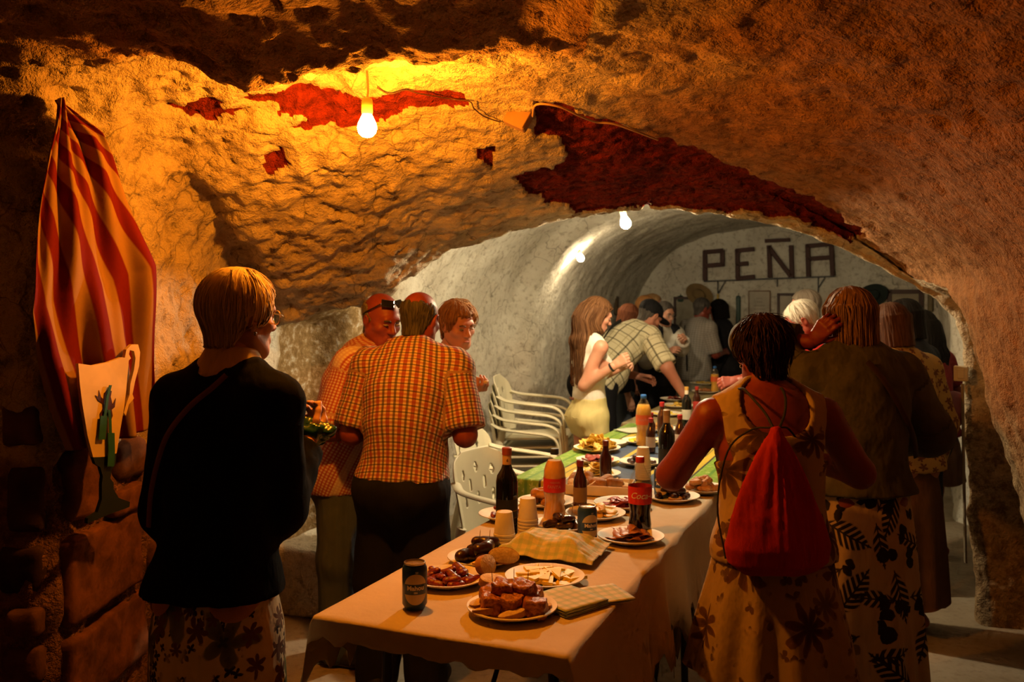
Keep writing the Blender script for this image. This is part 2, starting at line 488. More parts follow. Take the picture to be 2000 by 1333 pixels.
def plaster(name, c1, c2, dirt, red_c=None, bstr=.8, stone_below=None):
    t = NT(name); o = t.oc()
    n1 = t.noise(o, 3.0, 3, .6); n2 = t.noise(o, 22, 4, .68)
    c = t.mix(t.step(n1, .35, .65), c1, c2)
    c = t.mix(t.math('MULTIPLY', t.step(n2, .50, .68), .55), c, dirt)
    vo = t.voro(o, 4.2, 'DISTANCE_TO_EDGE')
    wob = t.n('ShaderNodeTexNoise'); t.put(wob.inputs['Vector'], o); wob.inputs['Scale'].default_value = 6; wob.inputs['Detail'].default_value = 2
    t.put(vo.inputs['Vector'], t.vmath('ADD', o, t.vmath('SCALE', wob.outputs[1], 0.16)))
    crack = t.math('MULTIPLY', t.math('SUBTRACT', 1, t.step(vo.outputs['Distance'], 0.0, 0.018)), t.step(n1, .45, .6))
    c = t.mix(t.math('MULTIPLY', crack, .6), c, [x * .35 for x in dirt])
    if red_c is not None:
        c = t.mix(t.math('MULTIPLY', t.at('ochre_shade', 'Fac'), .85), c, t.mix(t.step(n2, .35, .7), (.34, .130, .030), (.20, .075, .018)))
        r = t.at('red', 'Fac'); rm = t.step(t.math('ADD', r, t.math('MULTIPLY', t.math('SUBTRACT', n2, .5), .5)), .42, .58)
        rc = t.mix(t.step(n2, .35, .7), red_c, [x * .45 for x in red_c])
        c = t.mix(rm, c, rc)
    if red_c is None: c = t.mix(t.math('MULTIPLY', t.at('wall_shade', 'Fac'), t.step(n2, .25, .5)), c, t.mix(t.step(n2, .4, .65), (.36, .24, .11), (.22, .14, .06)))
    if stone_below is not None:
        z = t.xyz(o)[2]
        c = t.mix(t.step(t.math('ADD', z, t.math('MULTIPLY', t.math('SUBTRACT', n1, .5), .5)), stone_below[0], stone_below[0] - .12), c,
                  t.mix(t.step(t.xyz(o)[0], -.2, .6), t.mix(t.step(n2, .4, .65), stone_below[1], stone_below[2]), t.mix(t.step(n2, .4, .65), (.36, .25, .14), (.20, .12, .06))))
    h = t.noise(o, 26, 4, .75)
    return t.done(c, .95, t.bump(h, bstr, .026), .1)
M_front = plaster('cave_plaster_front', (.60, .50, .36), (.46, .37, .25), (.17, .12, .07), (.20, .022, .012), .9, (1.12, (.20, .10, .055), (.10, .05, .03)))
M_white = plaster('cave_plaster_white', (.72, .70, .62), (.60, .57, .49), (.24, .20, .14), None, .55)
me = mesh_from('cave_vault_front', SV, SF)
attr(me, 'red', red, 'FLOAT'); attr(me, 'ochre_shade', ochre_shade, 'FLOAT')
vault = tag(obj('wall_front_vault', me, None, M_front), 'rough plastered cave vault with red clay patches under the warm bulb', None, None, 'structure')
# lookup of a surface point seen from the photographed side
_sq = proj(np.where((SV[:, 1] > .4)[:, None], SV, v3(9, 1, 0)))
_vis = (SV[:, 1] > .8) & (np.einsum('ij,ij->i', SN, v3(0, 0, CAMH) - SV) > 0)
def surf(x, y, off=0.0):
    d = (_sq[:, 0] - x) ** 2 + (_sq[:, 1] - y) ** 2
    d = np.where(_vis, d, 1e9)
    k = np.argsort(d)[:12]; k = k[np.argmin(SV[k, 1] + d[k] * .002)]
    return Vector(SV[k] + SN[k] * off), Vector(SN[k])

# ------------------------------------------------------------------ the white chamber behind the arch
U_END = 10.6
VC, HW = -1.21, 1.62
def vault_prof(s, grow):                # s 0..1 from left floor over the crown to right floor
    zs, za = 1.22, 2.34 + grow * .8
    hw = HW + grow
    per = 0.22
    v = np.empty_like(s); z = np.empty_like(s)
    L = s < per; R = s > 1 - per; M = ~(L | R)
    v[L] = -hw; z[L] = -0.06 + (zs + .06) * (s[L] / per)
    v[R] = hw; z[R] = -0.06 + (zs + .06) * ((1 - s[R]) / per)
    a = math.pi * (1 - (s[M] - per) / (1 - 2 * per)); n = 2.4
    v[M] = hw * np.sign(np.cos(a)) * np.abs(np.cos(a)) ** (2 / n); z[M] = zs + (za - zs) * np.abs(np.sin(a)) ** (2 / n)
    return VC + v, z
ns, nu = 260, 240
s_ = np.linspace(0, 1, ns); W = np.zeros((ns, nu, 3)); WALL_SHADE = np.zeros((ns, nu))
for j in range(nu):
    t = j / (nu - 1)
    uu = 3.3 + (U_END - 3.3) * t
    grow = 0.11 * (1 - sstep(6.9, 7.15, uu)) - 0.045 * np.exp(-((uu - 7.3) / .35) ** 2) 
    vv, zz = vault_prof(s_, grow)
    us = (4.52 + .3855 * vv) / .9227; us = us + (U_END - us) * t
    g2 = 0.11 * (1 - sstep(6.9, 7.15, us)) - 0.05 * np.exp(-((us - 7.25) / .3) ** 2)
    vv2, zz2 = vault_prof(s_, 0.0)
    vv = vv2 + g2 * np.sign(vv2 - VC) * np.clip(np.abs(vv2 - VC) / HW, 0, 1); zz = np.where(zz2 > 1.22, zz2 + g2 * .8 * (zz2 - 1.22) / 1.12, zz2)
    # niche in the left wall near the arch
    nic = (vv < VC - HW * .9) * sstep(3.92, 3.95, us) * (1 - sstep(4.5, 4.6, us)) * (1 - sstep(1.40, 1.5, zz))
    vv = vv - .22 * nic
    WALL_SHADE[:, j] = (vv < VC - HW * .8) * sstep(3.86, 3.92, us) * (1 - sstep(4.75, 5.25, us)) * (1 - sstep(1.62, 1.85, zz))  # shade on the left wall under the bulge, painted as browner plaster
    W[:, j, 0] = AX[0] * us + RX[0] * vv; W[:, j, 1] = AX[1] * us + RX[1] * vv; W[:, j, 2] = zz
WV = W.reshape(-1, 3)
gi, gj = np.meshgrid(np.arange(ns - 1), np.arange(nu - 1), indexing='ij'); a = (gi * nu + gj).ravel()
WF = np.stack([a, a + 1, a + nu + 1, a + nu], 1)
WN = vnormals(WV, WF); cen = np.array(UV(7, VC, 1.0))
if (np.einsum('ij,ij->i', WN, cen - WV) > 0).mean() < .5: WF = WF[:, ::-1]; WN = -WN
WV = WV + WN * (0.014 * fbm(WV * 3.2, 3, 21) + 0.005 * fbm(WV * 15, 3, 22) - .01 * np.clip(fbm(WV * 20, 2, 23) - .45, 0, 1))[:, None]
_wm = mesh_from('white_vault', WV, WF); attr(_wm, 'wall_shade', WALL_SHADE, 'FLOAT')
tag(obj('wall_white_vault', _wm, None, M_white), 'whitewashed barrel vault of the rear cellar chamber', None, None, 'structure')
# end wall
gx, gz = np.meshgrid(np.linspace(-HW - .2, HW + .2, 120), np.linspace(-.06, 2.6, 90), indexing='ij')
BV = np.stack([AX[0] * U_END + RX[0] * (VC + gx), AX[1] * U_END + RX[1] * (VC + gx), gz], -1).reshape(-1, 3)
gi, gj = np.meshgrid(np.arange(119), np.arange(89), indexing='ij'); a = (gi * 90 + gj).ravel()
BF = np.stack([a, a + 1, a + 91, a + 90], 1)
BV = BV - np.array([AX[0], AX[1], 0]) * (0.03 + .02 * fbm(BV * 3, 3, 31))[:, None]
tag(obj('wall_back', mesh_from('wall_back', BV, BF[:, ::-1]), None, M_white), 'whitewashed end wall carrying the wooden letters', None, None, 'structure')
# floor
t = NT('cellar_floor'); o = t.oc(); n1 = t.noise(o, 1.7, 5); n2 = t.noise(o, 30, 4)
c = t.mix(t.step(n1, .35, .65), (.34, .29, .22), (.24, .19, .13)); c = t.mix(t.math('MULTIPLY', t.step(n2, .5, .7), .4), c, (.14, .10, .07))
M_floor = t.done(c, .75, t.bump(n2, .35, .01), .25)
gx, gy = np.meshgrid(np.linspace(-2.4, 7, 150), np.linspace(-1.6, 11.6, 190), indexing='ij')
FV = np.stack([gx, gy, 0 * gx], -1).reshape(-1, 3); FV[:, 2] = .004 * fbm(FV * 2, 3, 41)
gi, gj = np.meshgrid(np.arange(149), np.arange(189), indexing='ij'); a = (gi * 190 + gj).ravel()
tag(obj('floor', mesh_from('floor', FV, np.stack([a, a + 190, a + 191, a + 1], 1)), None, M_floor), 'dusty beige cement floor of the cellar', None, None, 'structure')
# ------------------------------------------------------------------ bulbs
def emis(name, col, power, mesh):
    # power in W of an evenly glowing lambertian surface
    area = sum(p.area for p in mesh.polygons)
    t = NT(name); e = t.n('ShaderNodeEmission'); t.put(e.inputs[0], col)
    e.inputs[1].default_value = power / (math.pi * area); t.t.links.new(e.outputs[0], t.out.inputs[0]); return t.m
def bulb(name, pos, up, cfg, label, r=.03, cord=None, cord_mat=None):
    root = empty(name, pos, 0, label, 'light bulb')
    q = Vector((0, 0, 1)).rotation_difference(Vector(up).normalized()).to_matrix()
    m = MB().lathe([(0.0, -r), (r * .5, -r * .87), (r * .87, -r * .5), (r, 0), (r * .9, r * .45), (r * .62, r * 1.05), (r * .47, r * 1.35)], 20, (0, 0, 0), q)
    me = m.mesh(name + '_glass', True); fix_normals(me)
    obj('glass_bulb', me, root, emis(name + '_glow', cfg['color'], cfg['power'], me))
    MB().lathe([(r * .47, r * 1.3), (r * .56, r * 1.45), (r * .56, r * 2.6), (r * .48, r * 2.9), (r * .2, r * 3.0)], 18, (0, 0, 0), q).build('socket', plain('socket_plastic', (.75, .55, .2), .45), root, True)
    if cord: MB().tube([Vector(p) - Vector(pos) for p in cord], .0035, 6).build('cord', cord_mat or plain('cord_pale', (.6, .45, .3), .6), root, True)
    return root
BP = PX(717, 250, 2.74)
top, _ = surf(717, 168)
bulb('hanging_bulb', BP, (0, 0, 1), WARM_BULB, 'glowing bare bulb hanging from the rough front vault', .03, [BP + Vector((0, 0, .086)), BP + Vector((.003, 0, .11)), BP + Vector((0, 0, .17))])
WP = PX(1222, 437, 4.95)
bulb('vault_bulb', WP, (-.25, 0, 1), WHITE_BULB, 'white bulb just behind the arch, under the whitewashed vault', .03, [WP + Vector((-.02, 0, .086)), WP + Vector((-.03, .0, .14)), WP + Vector((-.05, .02, .22))])
WP2 = UV(7.42, -2.47, 1.89)
bulb('vault_bulb', WP2, (-.3, 0, 1), WHITE_BULB_DEEP, 'white bulb half hidden behind the rib of the whitewashed vault', .03)
# ------------------------------------------------------------------ people
def unit(v): v = np.asarray(v, float); return v / (np.linalg.norm(v) + 1e-9)
def rotx(a): c, s = math.cos(a), math.sin(a); return np.array([[1, 0, 0], [0, c, -s], [0, s, c]])
def roty(a): c, s = math.cos(a), math.sin(a); return np.array([[c, 0, s], [0, 1, 0], [-s, 0, c]])
def rotzn(a): c, s = math.cos(a), math.sin(a); return np.array([[c, -s, 0], [s, c, 0], [0, 0, 1]])
rad = math.radians

def skin_mat(name, col):
    if name in _cache: return _cache[name]
    t = NT(name); o = t.oc(); n1 = t.noise(o, 9, 4); n2 = t.noise(o, 120, 2)
    c = t.mix(t.step(n1, .35, .7), col, [col[0] * .92, col[1] * .78, col[2] * .74])
    _cache[name] = t.done(c, .5, t.bump(n2, .12, .003), .4, Subsurface_Weight=0.0)
    return _cache[name]
def hair_mat(name, c1, c2, rough=.45):
    if name in _cache: return _cache[name]
    t = NT(name); p = t.at('pc')
    n1 = t.noise(t.scale(p, (1, .06, 1)), 160, 3, .6); n2 = t.noise(t.scale(p, (1, .25, 1)), 30, 3)
    c = t.mix(t.step(n1, .32, .68), c1, c2); c = t.mix(t.math('MULTIPLY', t.step(n2, .45, .75), .45), c, [x * .45 for x in c1])
    _cache[name] = t.done(c, .62, t.bump(n1, .7, .004), .05 if max(c2) < .1 else .14)
    return _cache[name]

def head_sdf(h=0.005, fem=0.0, nose=1.0):
    s = SDF((-.1, -.13, -.22), (.1, .13, .13), h)
    s.ell((0, -.014, .03), (.074, .096, .086), 0)
    s.ell((0, .028, -.035), (.057 - .004 * fem, .062, .078), .03)
    s.ell((0, .058, -.094), (.026, .024, .022), .03)
    for q in (-1, 1):
        s.ell((q * .043, .05, -.022), (.022, .026, .02), .02)
        s.cap((q * .052, .0, -.055), (q * .025, .055, -.095), .02, .018, .03)
    s.cap((-.03, .076, .024), (.03, .076, .024), .014, .014, .02)
    s.cap((0, .085, .012), (0, .102 + .004 * nose, -.026), .008, .0125, .012)
    for q in (-1, 1): s.ell((q * .011, .094, -.03), (.009, .011, .008), .008)
    for q in (-1, 1): s.ell((q * .031, .097, .004), (.018, .014, .012), .012, 'sub')
    s.cap((-.019, .083, -.058), (.019, .083, -.058), .007, .007, .008)
    s.cap((-.017, .083, -.068), (.017, .083, -.068), .0075, .0075, .008)
    s.cap((-.022, .096, -.063), (.022, .096, -.063), .002, .002, .004, 'sub')
    for q in (-1, 1):
        s.ell((q * .079, -.008, -.008), (.010, .019, .032), .008, 'add', roty(q * .25) @ rotx(-.15))
        s.ell((q * .088, -.004, -.004), (.006, .010, .018), .006, 'sub')
    s.cap((0, -.022, -.05), (0, -.035, -.21), .052 - .006 * fem, .056 - .006 * fem, .035)
    return s.mesh()
_heads = {}
def head_mesh(fem):
    k = round(fem, 1)
    if k not in _heads: _heads[k] = head_sdf(.005, fem)
    return _heads[k]

def hair_mesh(style, vol=0.0, length=0.0, seed=0, rough=0.003, h=0.0055):
    zlo = -.16 - length
    s = SDF((-.17, -.22, zlo), (.17, .15, .19), h)
    s.ell((0, -.016, .034), (.083 + vol, .104 + vol, .092 + vol), 0)
    if style in ('bob', 'long'):
        L = .10 if style == 'bob' else .10
        s.func((-.14, -.17, -.16), (.14, .12, .06), lambda X, Y, Z: np.maximum((np.sqrt((X / (.090 + vol)) ** 2 + ((Y + .018) / (.106 + vol)) ** 2) - 1) * .09, np.maximum(-.115 - Z, Z - .05)), .02)
        hl = (lambda y: np.interp(y, [-.3, .01, .045, .075, .1], [-.6, -.6, -.12, .055, .085])) if style == 'bob' else (lambda y: np.interp(y, [-.3, -.03, .0, .02, .05, .1], [-.6, -.6, -.14, .0, .065, .095]))
    elif style == 'ring':
        hl = lambda y: np.interp(y, [-.14, -.06, -.03, .03, .05], [-.095, -.09, -.035, -.02, .15])
    else:
        hl = lambda y: np.interp(y, [-.14, -.06, -.03, .03, .06, .1], [-.085, -.085, -.03, -.015, .062, .092])
    if style == 'long':
        n = 8
        for q in np.linspace(-.055, .055, 5):
            s.cap((q, -.075 - (.03 - abs(q) * .4), .0), (q * 1.1, -.135, -.17), .045, .04, .03)
            s.cap((q * 1.1, -.135, -.17), (q * 1.15, -.15, -.12 - length * .95), .04, .022, .03)
    if style in ('ring', 'short'): s.cap((0, -.026, .01), (0, -.036, -.088), .068 + vol, .054 + vol * .5, .02)
    ax = s.ax; g = np.meshgrid(*ax, indexing='ij', sparse=True)
    s.d = np.maximum(s.d, np.broadcast_to(hl(g[1]) - g[2], s.d.shape)).astype(np.float32)
    if style == 'ring': s.d = np.maximum(s.d, np.broadcast_to(g[2] - .058 + 1.2 * np.maximum(g[1] + .03, 0) + .010 * np.sin(np.arctan2(g[0], -g[1]) * 17) * np.cos(np.arctan2(g[0], -g[1]) * 7), s.d.shape)).astype(np.float32)
    v, f = s.mesh()
    th = np.arctan2(v[:, 0], -v[:, 1])
    N = vnormals(v, f)
    st = fbm(np.stack([th * 14, v[:, 2] * 9, v[:, 1] * 3 + seed], 1), 3, seed)
    v = v + N * (rough * st)[:, None] - N * (.0008)
    pc = np.stack([th * .1, v[:, 2], 0 * th], 1)
    return v, f, pc

def strands(hv, hf, n, seed, steps=6, step=.018, lift=.003, end=.002, w=.0022, spike=0.0, crown=(0, -.035, .135), zcut=-9):
    # locks of hair laid over the cap of hair, flowing away from the crown
    rng = np.random.RandomState(seed); N = vnormals(hv, hf); c = np.array(crown)
    p = hv[rng.choice(len(hv), n)].copy(); V = []; F_ = []
    d0 = p - c; paths = [p]; dirs = rng.normal(0, .25, (n, 3))
    for k in range(steps):
        i = np.array([np.argmin(((hv - q) ** 2).sum(1)) for q in p]); nr = N[i]
        d = p - c + dirs * .05; d[:, 2] -= .05 + .04 * k; d = d - nr * (d * nr).sum(1)[:, None]; d /= np.linalg.norm(d, axis=1)[:, None] + 1e-9
        p = p + d * step; i = np.array([np.argmin(((hv - q) ** 2).sum(1)) for q in p]); nr = N[i]
        t = (k + 1) / steps
        p = p * .35 + (hv[i] + nr * (lift * math.sin(t * 2.6) + end * t)) * .65
        if spike: p = p + nr * spike * t * t + dirs * spike * .35
        paths.append(p)
    P = np.array(paths)                                   # steps+1, n, 3
    rad_ = w * np.sin(np.linspace(.5, math.pi - .02, steps + 1)) * 1.0
    tan = np.gradient(P, axis=0); tan /= np.linalg.norm(tan, axis=2, keepdims=True) + 1e-9
    ref = P - np.array([0, -.015, .03]); ref /= np.linalg.norm(ref, axis=2, keepdims=True); e1 = np.cross(tan, ref); e1 /= np.linalg.norm(e1, axis=2, keepdims=True) + 1e-9; e2 = np.cross(e1, tan)
    ring = []
    for a in (0, 2.094, 4.189): ring.append(P + (e1 * math.cos(a) + e2 * math.sin(a) * .6) * rad_[:, None, None])
    R = np.stack(ring, 2)                                  # steps+1, n, 3corners, 3
    V = R.transpose(1, 0, 2, 3).reshape(-1, 3); m = (steps + 1) * 3; F_ = []
    base = np.arange(n) * m
    for k in range(steps):
        for q in range(3):
            F_.append(np.stack([base + k * 3 + q, base + k * 3 + (q + 1) % 3, base + (k + 1) * 3 + (q + 1) % 3, base + (k + 1) * 3 + q], 1))
    return V, np.concatenate(F_)

def hand_mesh(curl=(25, 35, 25), thumb=0.3, side=1, spread=.0, scale=1.0):
    s = SDF((-.06, -.05, -.12), (.09, .20, .05), .0042)
    fx = [.030, .010, -.010, -.029]; ln = [.070, .079, .073, .056]
    for i in range(4):
        s.cap((fx[i] * .55, .0, 0), (fx[i], .086 - .004 * abs(i - 1.2), 0), .0135, .0118, .014)
    s.cap((0, -.05, 0), (0, .015, 0), .024, .022, .02, flat=((0, 0, 1), 1.35))
    for i in range(4):
        p = np.array([fx[i], .086 - .004 * abs(i - 1.2), 0]); a = 0; r = .0098 if i < 3 else .0085
        cs = curl[i] if isinstance(curl[0], (tuple, list)) else curl
        for j, (fr, c) in enumerate(zip((.45, .31, .24), cs)):
            a += rad(c); d = np.array([spread * (1.5 - i) * .12, math.cos(a), -math.sin(a)]); d = d / np.linalg.norm(d)
            e = p + d * ln[i] * fr * 1.05
            s.cap(p, e, r, r * .9, .006 if j else .008); p = e; r *= .9
    a = rad(55 - 60 * thumb)
    p0 = np.array([.018, .015, -.006]); p1 = p0 + np.array([math.sin(a) * .042, math.cos(a) * .036, -.012 - .014 * thumb])
    p2 = p1 + np.array([math.sin(a * .6) * .026, math.cos(a * .6) * .03, -.006 - .012 * thumb]); p3 = p2 + np.array([math.sin(a * .2) * .02, .024, -.004 - .010 * thumb])
    s.cap(p0, p1, .0155, .012, .012); s.cap(p1, p2, .0115, .0098, .006); s.cap(p2, p3, .0098, .008, .005)
    v, f = s.mesh(); v = v * scale
    if side < 0: v = v * np.array([-1, 1, 1]); f = f[:, ::-1]
    return v, f

class Body:
    """Skeleton in local space: x right, y forward, z up."""
    def __init__(s, H=1.7, bulk=1.0, depth=1.0, lean=0, lean2=0, side=0, fem=0, sw=1.0, hipw=1.0, head=(0, 0, 0), arms=None, stance=.055, knee=0.0, hs=1.0, res=.012, feet=0.0, belly=0, cov=.014, armk=1.0):
        s.cov = cov; s.armk = armk
        s.H, s.bulk, s.depth, s.fem, s.res, s.hipw, s.belly = H, bulk, depth, fem, res, hipw, belly
        s.r = np.array([1., 0, 0])
        u1 = rotx(-rad(lean)) @ roty(rad(side)) @ np.array([0, 0, 1.]); u2 = rotx(-rad(lean + lean2)) @ roty(rad(side)) @ np.array([0, 0, 1.])
        s.u1, s.u2 = u1, u2
        s.hip = np.array([0, 0, .52 * H]); s.mid = s.hip + u1 * .18 * H; s.nb = s.mid + u2 * .155 * H
        s.f2 = unit(np.cross(u2, s.r))
        sh = s.mid + u2 * (.112 if not fem else .104) * H
        s.sh = {q: sh + q * s.r * .112 * H * sw for q in (-1, 1)}
        u3 = rotx(-rad((lean + lean2) * .6)) @ np.array([0, 0, 1.])
        s.hs = hs * H / 1.70 * (1.02 if H < 1.6 else 1.0)
        yaw, pitch, roll = head
        s.Rh = rotzn(-rad(yaw)) @ rotx(-rad(pitch)) @ roty(rad(roll))
        s.hc = s.nb + u3 * .018 * H + s.Rh @ np.array([0, .02, .115]) * s.hs
        s.arm = {}
        arms = arms or {}
        for q in (-1, 1):
            a = arms.get(q, dict())
            S = s.sh[q]; l1, l2 = .172 * H, .150 * H
            W = np.asarray(a.get('to', S + np.array([q * .06, .03, -.31 * H])), float)
            d = W - S; L = np.linalg.norm(d); Lm = (l1 + l2) * .995
            if L > Lm: d *= Lm / L; W = S + d; L = Lm
            hint = np.asarray(a.get('elbow', (q * .3, -.6, -.3)), float)
            n = unit(d); hp = unit(hint - n * (hint @ n)); x = (l1 * l1 - l2 * l2 + L * L) / (2 * L); y = math.sqrt(max(l1 * l1 - x * x, 0))
            E = S + n * x + hp * y
            s.arm[q] = (S, E, W, a)
        s.leg = {}
        for q in (-1, 1):
            hj = s.hip + np.array([q * .047 * H * hipw, 0, -.02 * H]); an = np.array([q * stance * H, -.01 + q * feet, .045 * H]); kn = (hj + an) / 2 + np.array([0, .015 + knee, .01])
            s.leg[q] = (hj, kn, an)
        s.st = [(-.045, .092 * hipw, .068), (0., .098 * hipw, .074), (.07, .084, .064), (.15, .087, .064), (.22, .097, .066), (.275, .098, .058), (.305, .062, .048)]
    def pt(s, h):
        if h <= 0: return s.hip + np.array([0, 0, h * s.H])
        if h <= .18: return s.hip + s.u1 * h * s.H
        return s.mid + s.u2 * (h - .18) * s.H
    def torso(s, g, inf=0.0, lo=-1, hi=9, extra=1.0):
        H = s.H
        for (h0, x0, y0), (h1, x1, y1) in zip(s.st, s.st[1:]):
            if h1 < lo or h0 > hi: continue
            b = s.bulk; fc = ((y0 + y1) * s.depth) / ((x0 + x1))
            off = s.f2 * 0
            g.cap(s.pt(h0), s.pt(h1), y0 * H * b * s.depth + inf * extra, y1 * H * b * s.depth + inf * extra, .03, flat=(s.r, (y0 * s.depth * H * b + inf) / (x0 * H * b + inf)))
        if s.belly: g.ell(s.pt(.06) + np.array([0, .045 * H, 0]), (.085 * H * s.bulk + inf, .06 * H * s.belly + inf, .085 * H + inf), .06)
        if s.fem:
            for q in (-1, 1): g.ell(s.pt(.205) + s.f2 * .052 * H * s.depth + q * s.r * .045 * H, [(.040 * H * s.bulk + inf)] * 3, .05)
        for q in (-1, 1): g.ell(s.hip + np.array([q * .042 * H * s.hipw, -.038 * H, -.015 * H]), [((.055 if not s.fem else .049) * H * s.bulk + inf)] * 3, .05)
        for q in (-1, 1):
            S = s.sh[q]
            g.cap(s.pt(.292) + q * s.r * .028 * H, S, .036 * H * min(s.bulk, 1.15) + inf, (.037 if not s.fem else .033) * H * min(s.bulk, 1.1) + inf, .035)
    def armr(s, inf): H = s.H; b = .5 + .5 * s.bulk; b = b * s.armk; return (.036 if not s.fem else .033) * H * b + inf, .0285 * H * b + inf, .0275 * H * b + inf, .0185 * H + inf
    def arms_to(s, g, inf, upto, cut=True, k=.025, loose=0.0):
        r0, r1, r2, r3 = s.armr(inf)
        for q in (-1, 1):
            S, E, W, a = s.arm[q]
            if upto <= 1:
                B = S + (E - S) * upto; g.cap(S, B, r0, r0 + (r1 - r0) * upto + loose, k, cutb=cut)
            else:
                t = upto - 1; g.cap(S, E, r0, r1 + loose, k); B = E + (W - E) * t; g.cap(E, B, r2 + loose, r2 + (r3 - r2) * t + loose, k, cutb=cut and upto < 2)
    def legs_to(s, g, inf, upto=2.0, loose=0.0, k=.03):
        H = s.H; b = .6 + .4 * s.bulk
        for q in (-1, 1):
            A, K, N = s.leg[q]
            r = [.053 * H * b + inf, .042 * H * b + inf + loose, .040 * H + inf + loose, .026 * H + inf + loose]
            if upto <= 1: g.cap(A, A + (K - A) * upto, r[0], r[0] + (r[1] - r[0]) * upto, k, cutb=True)
            else:
                g.cap(A, K, r[0], r[1], k); B = K + (N - K) * (upto - 1); g.cap(K, B, r[2], r[2] + (r[3] - r[2]) * (upto - 1), k, cutb=upto < 2)
    def box(s, m=.12):
        P = [s.hip, s.nb, s.hc] + [p for q in (-1, 1) for p in s.arm[q][:3]] + [p for q in (-1, 1) for p in s.leg[q]]
        P = np.array(P); lo = P.min(0) - .22; hi = P.max(0) + .16; lo[2] = -.01
        return lo, hi
    def body_mesh(s):
        H = s.H; lo, hi = s.box(); g = SDF(lo, hi, s.res * (1.25 if s.fem < 2 else 1))
        s.torso(g, -s.cov); s.arms_to(g, 0, 2, False); s.legs_to(g, -1.8 * s.cov)
        g.cap(s.nb - s.u2 * .03 * H, s.hc - s.Rh @ np.array([0, .02, .09]) * s.hs, .042 * H * (1 - .1 * s.fem), .034 * H, .03)
        for q in (-1, 1):
            A, K, N = s.leg[q]; fd = np.array([q * .15, 1, 0])
            g.cap(N + np.array([0, -.02, -.02]), N + fd * .14 + np.array([0, 0, -.04]), .034, .026, .03)
        V, Fc = g.mesh(); Vs, Fs = [V], [Fc]; n = len(V)
        hv, hf = head_mesh(s.fem); hv = hv * s.hs @ s.Rh.T + s.hc
        Vs.append(hv); Fs.append(hf + n); n += len(hv)
        for q in (-1, 1):
            S, E, W, a = s.arm[q]
            if a.get('hand', True) is None: continue
            y = unit(a.get('dir', W - E)); z = np.asarray(a.get('back', (q * .8, .2, .5)), float); z = unit(z - y * (z @ y)); x = np.cross(y, z)
            # thumb on local +x for side=+1
            hv, hf = hand_mesh(a.get('curl', (20, 30, 22)), a.get('thumb', .4), a.get('flip', -q), a.get('spread', .3), H / 1.72)
            hv = hv @ np.stack([x, y, z]) + W + y * .012
            Vs.append(hv); Fs.append(hf + n); n += len(hv)
        return np.concatenate(Vs), np.concatenate(Fs)
    def pc(s, v, inf=.02):
        r0 = s.armr(inf)[0]
        th = np.arctan2(v[:, 0], -(v[:, 1] - (s.mid[1] + (v[:, 2] - s.mid[2]) * 0)))
        ax_ = s.u1 if True else 0
        rel = v - s.hip; along = rel @ s.u2
        back = -(rel @ s.f2) + 0.0; lat = rel @ s.r
        out = np.stack([np.arctan2(lat, back + .06) * .17, along, 0 * lat], 1)
        for q in (-1, 1):
            S, E, W, a = s.arm[q]
            for A, B, o in ((S, E, 0), (E, W, np.linalg.norm(E - S))):
                d = B - A; L = np.linalg.norm(d); t = np.clip(((v - A) @ d) / L ** 2, 0, 1); w = v - A - t[:, None] * d; dist = np.linalg.norm(w, axis=1)
                m = (dist < r0 * 1.18) & (((v - A) @ d) / L > (.04 if o == 0 else -.02)) & (q * (v[:, 0] - S[0] * .80) > 0)
                n = d / L; e1 = unit(np.cross(n, [0.2, 1, .1])); e2 = np.cross(n, e1)
                an = np.arctan2(w @ e1, w @ e2) * .055
                out[m] = np.stack([an, -t * L - o, 0 * an + q], 1)[m]
        return out

def finish(name, v, f, mat, parent, pc=None, amp=0.0, fr=(16, 16, 9), seed=0):
    if amp:
        N = vnormals(v, f)
        v = v + N * (amp * (fbm(v * np.array(fr), 3, seed + 50)))[:, None]
    me = mesh_from(name, v, f); attr(me, 'pc', pc if pc is not None else v)
    return obj(name, me, parent, mat)

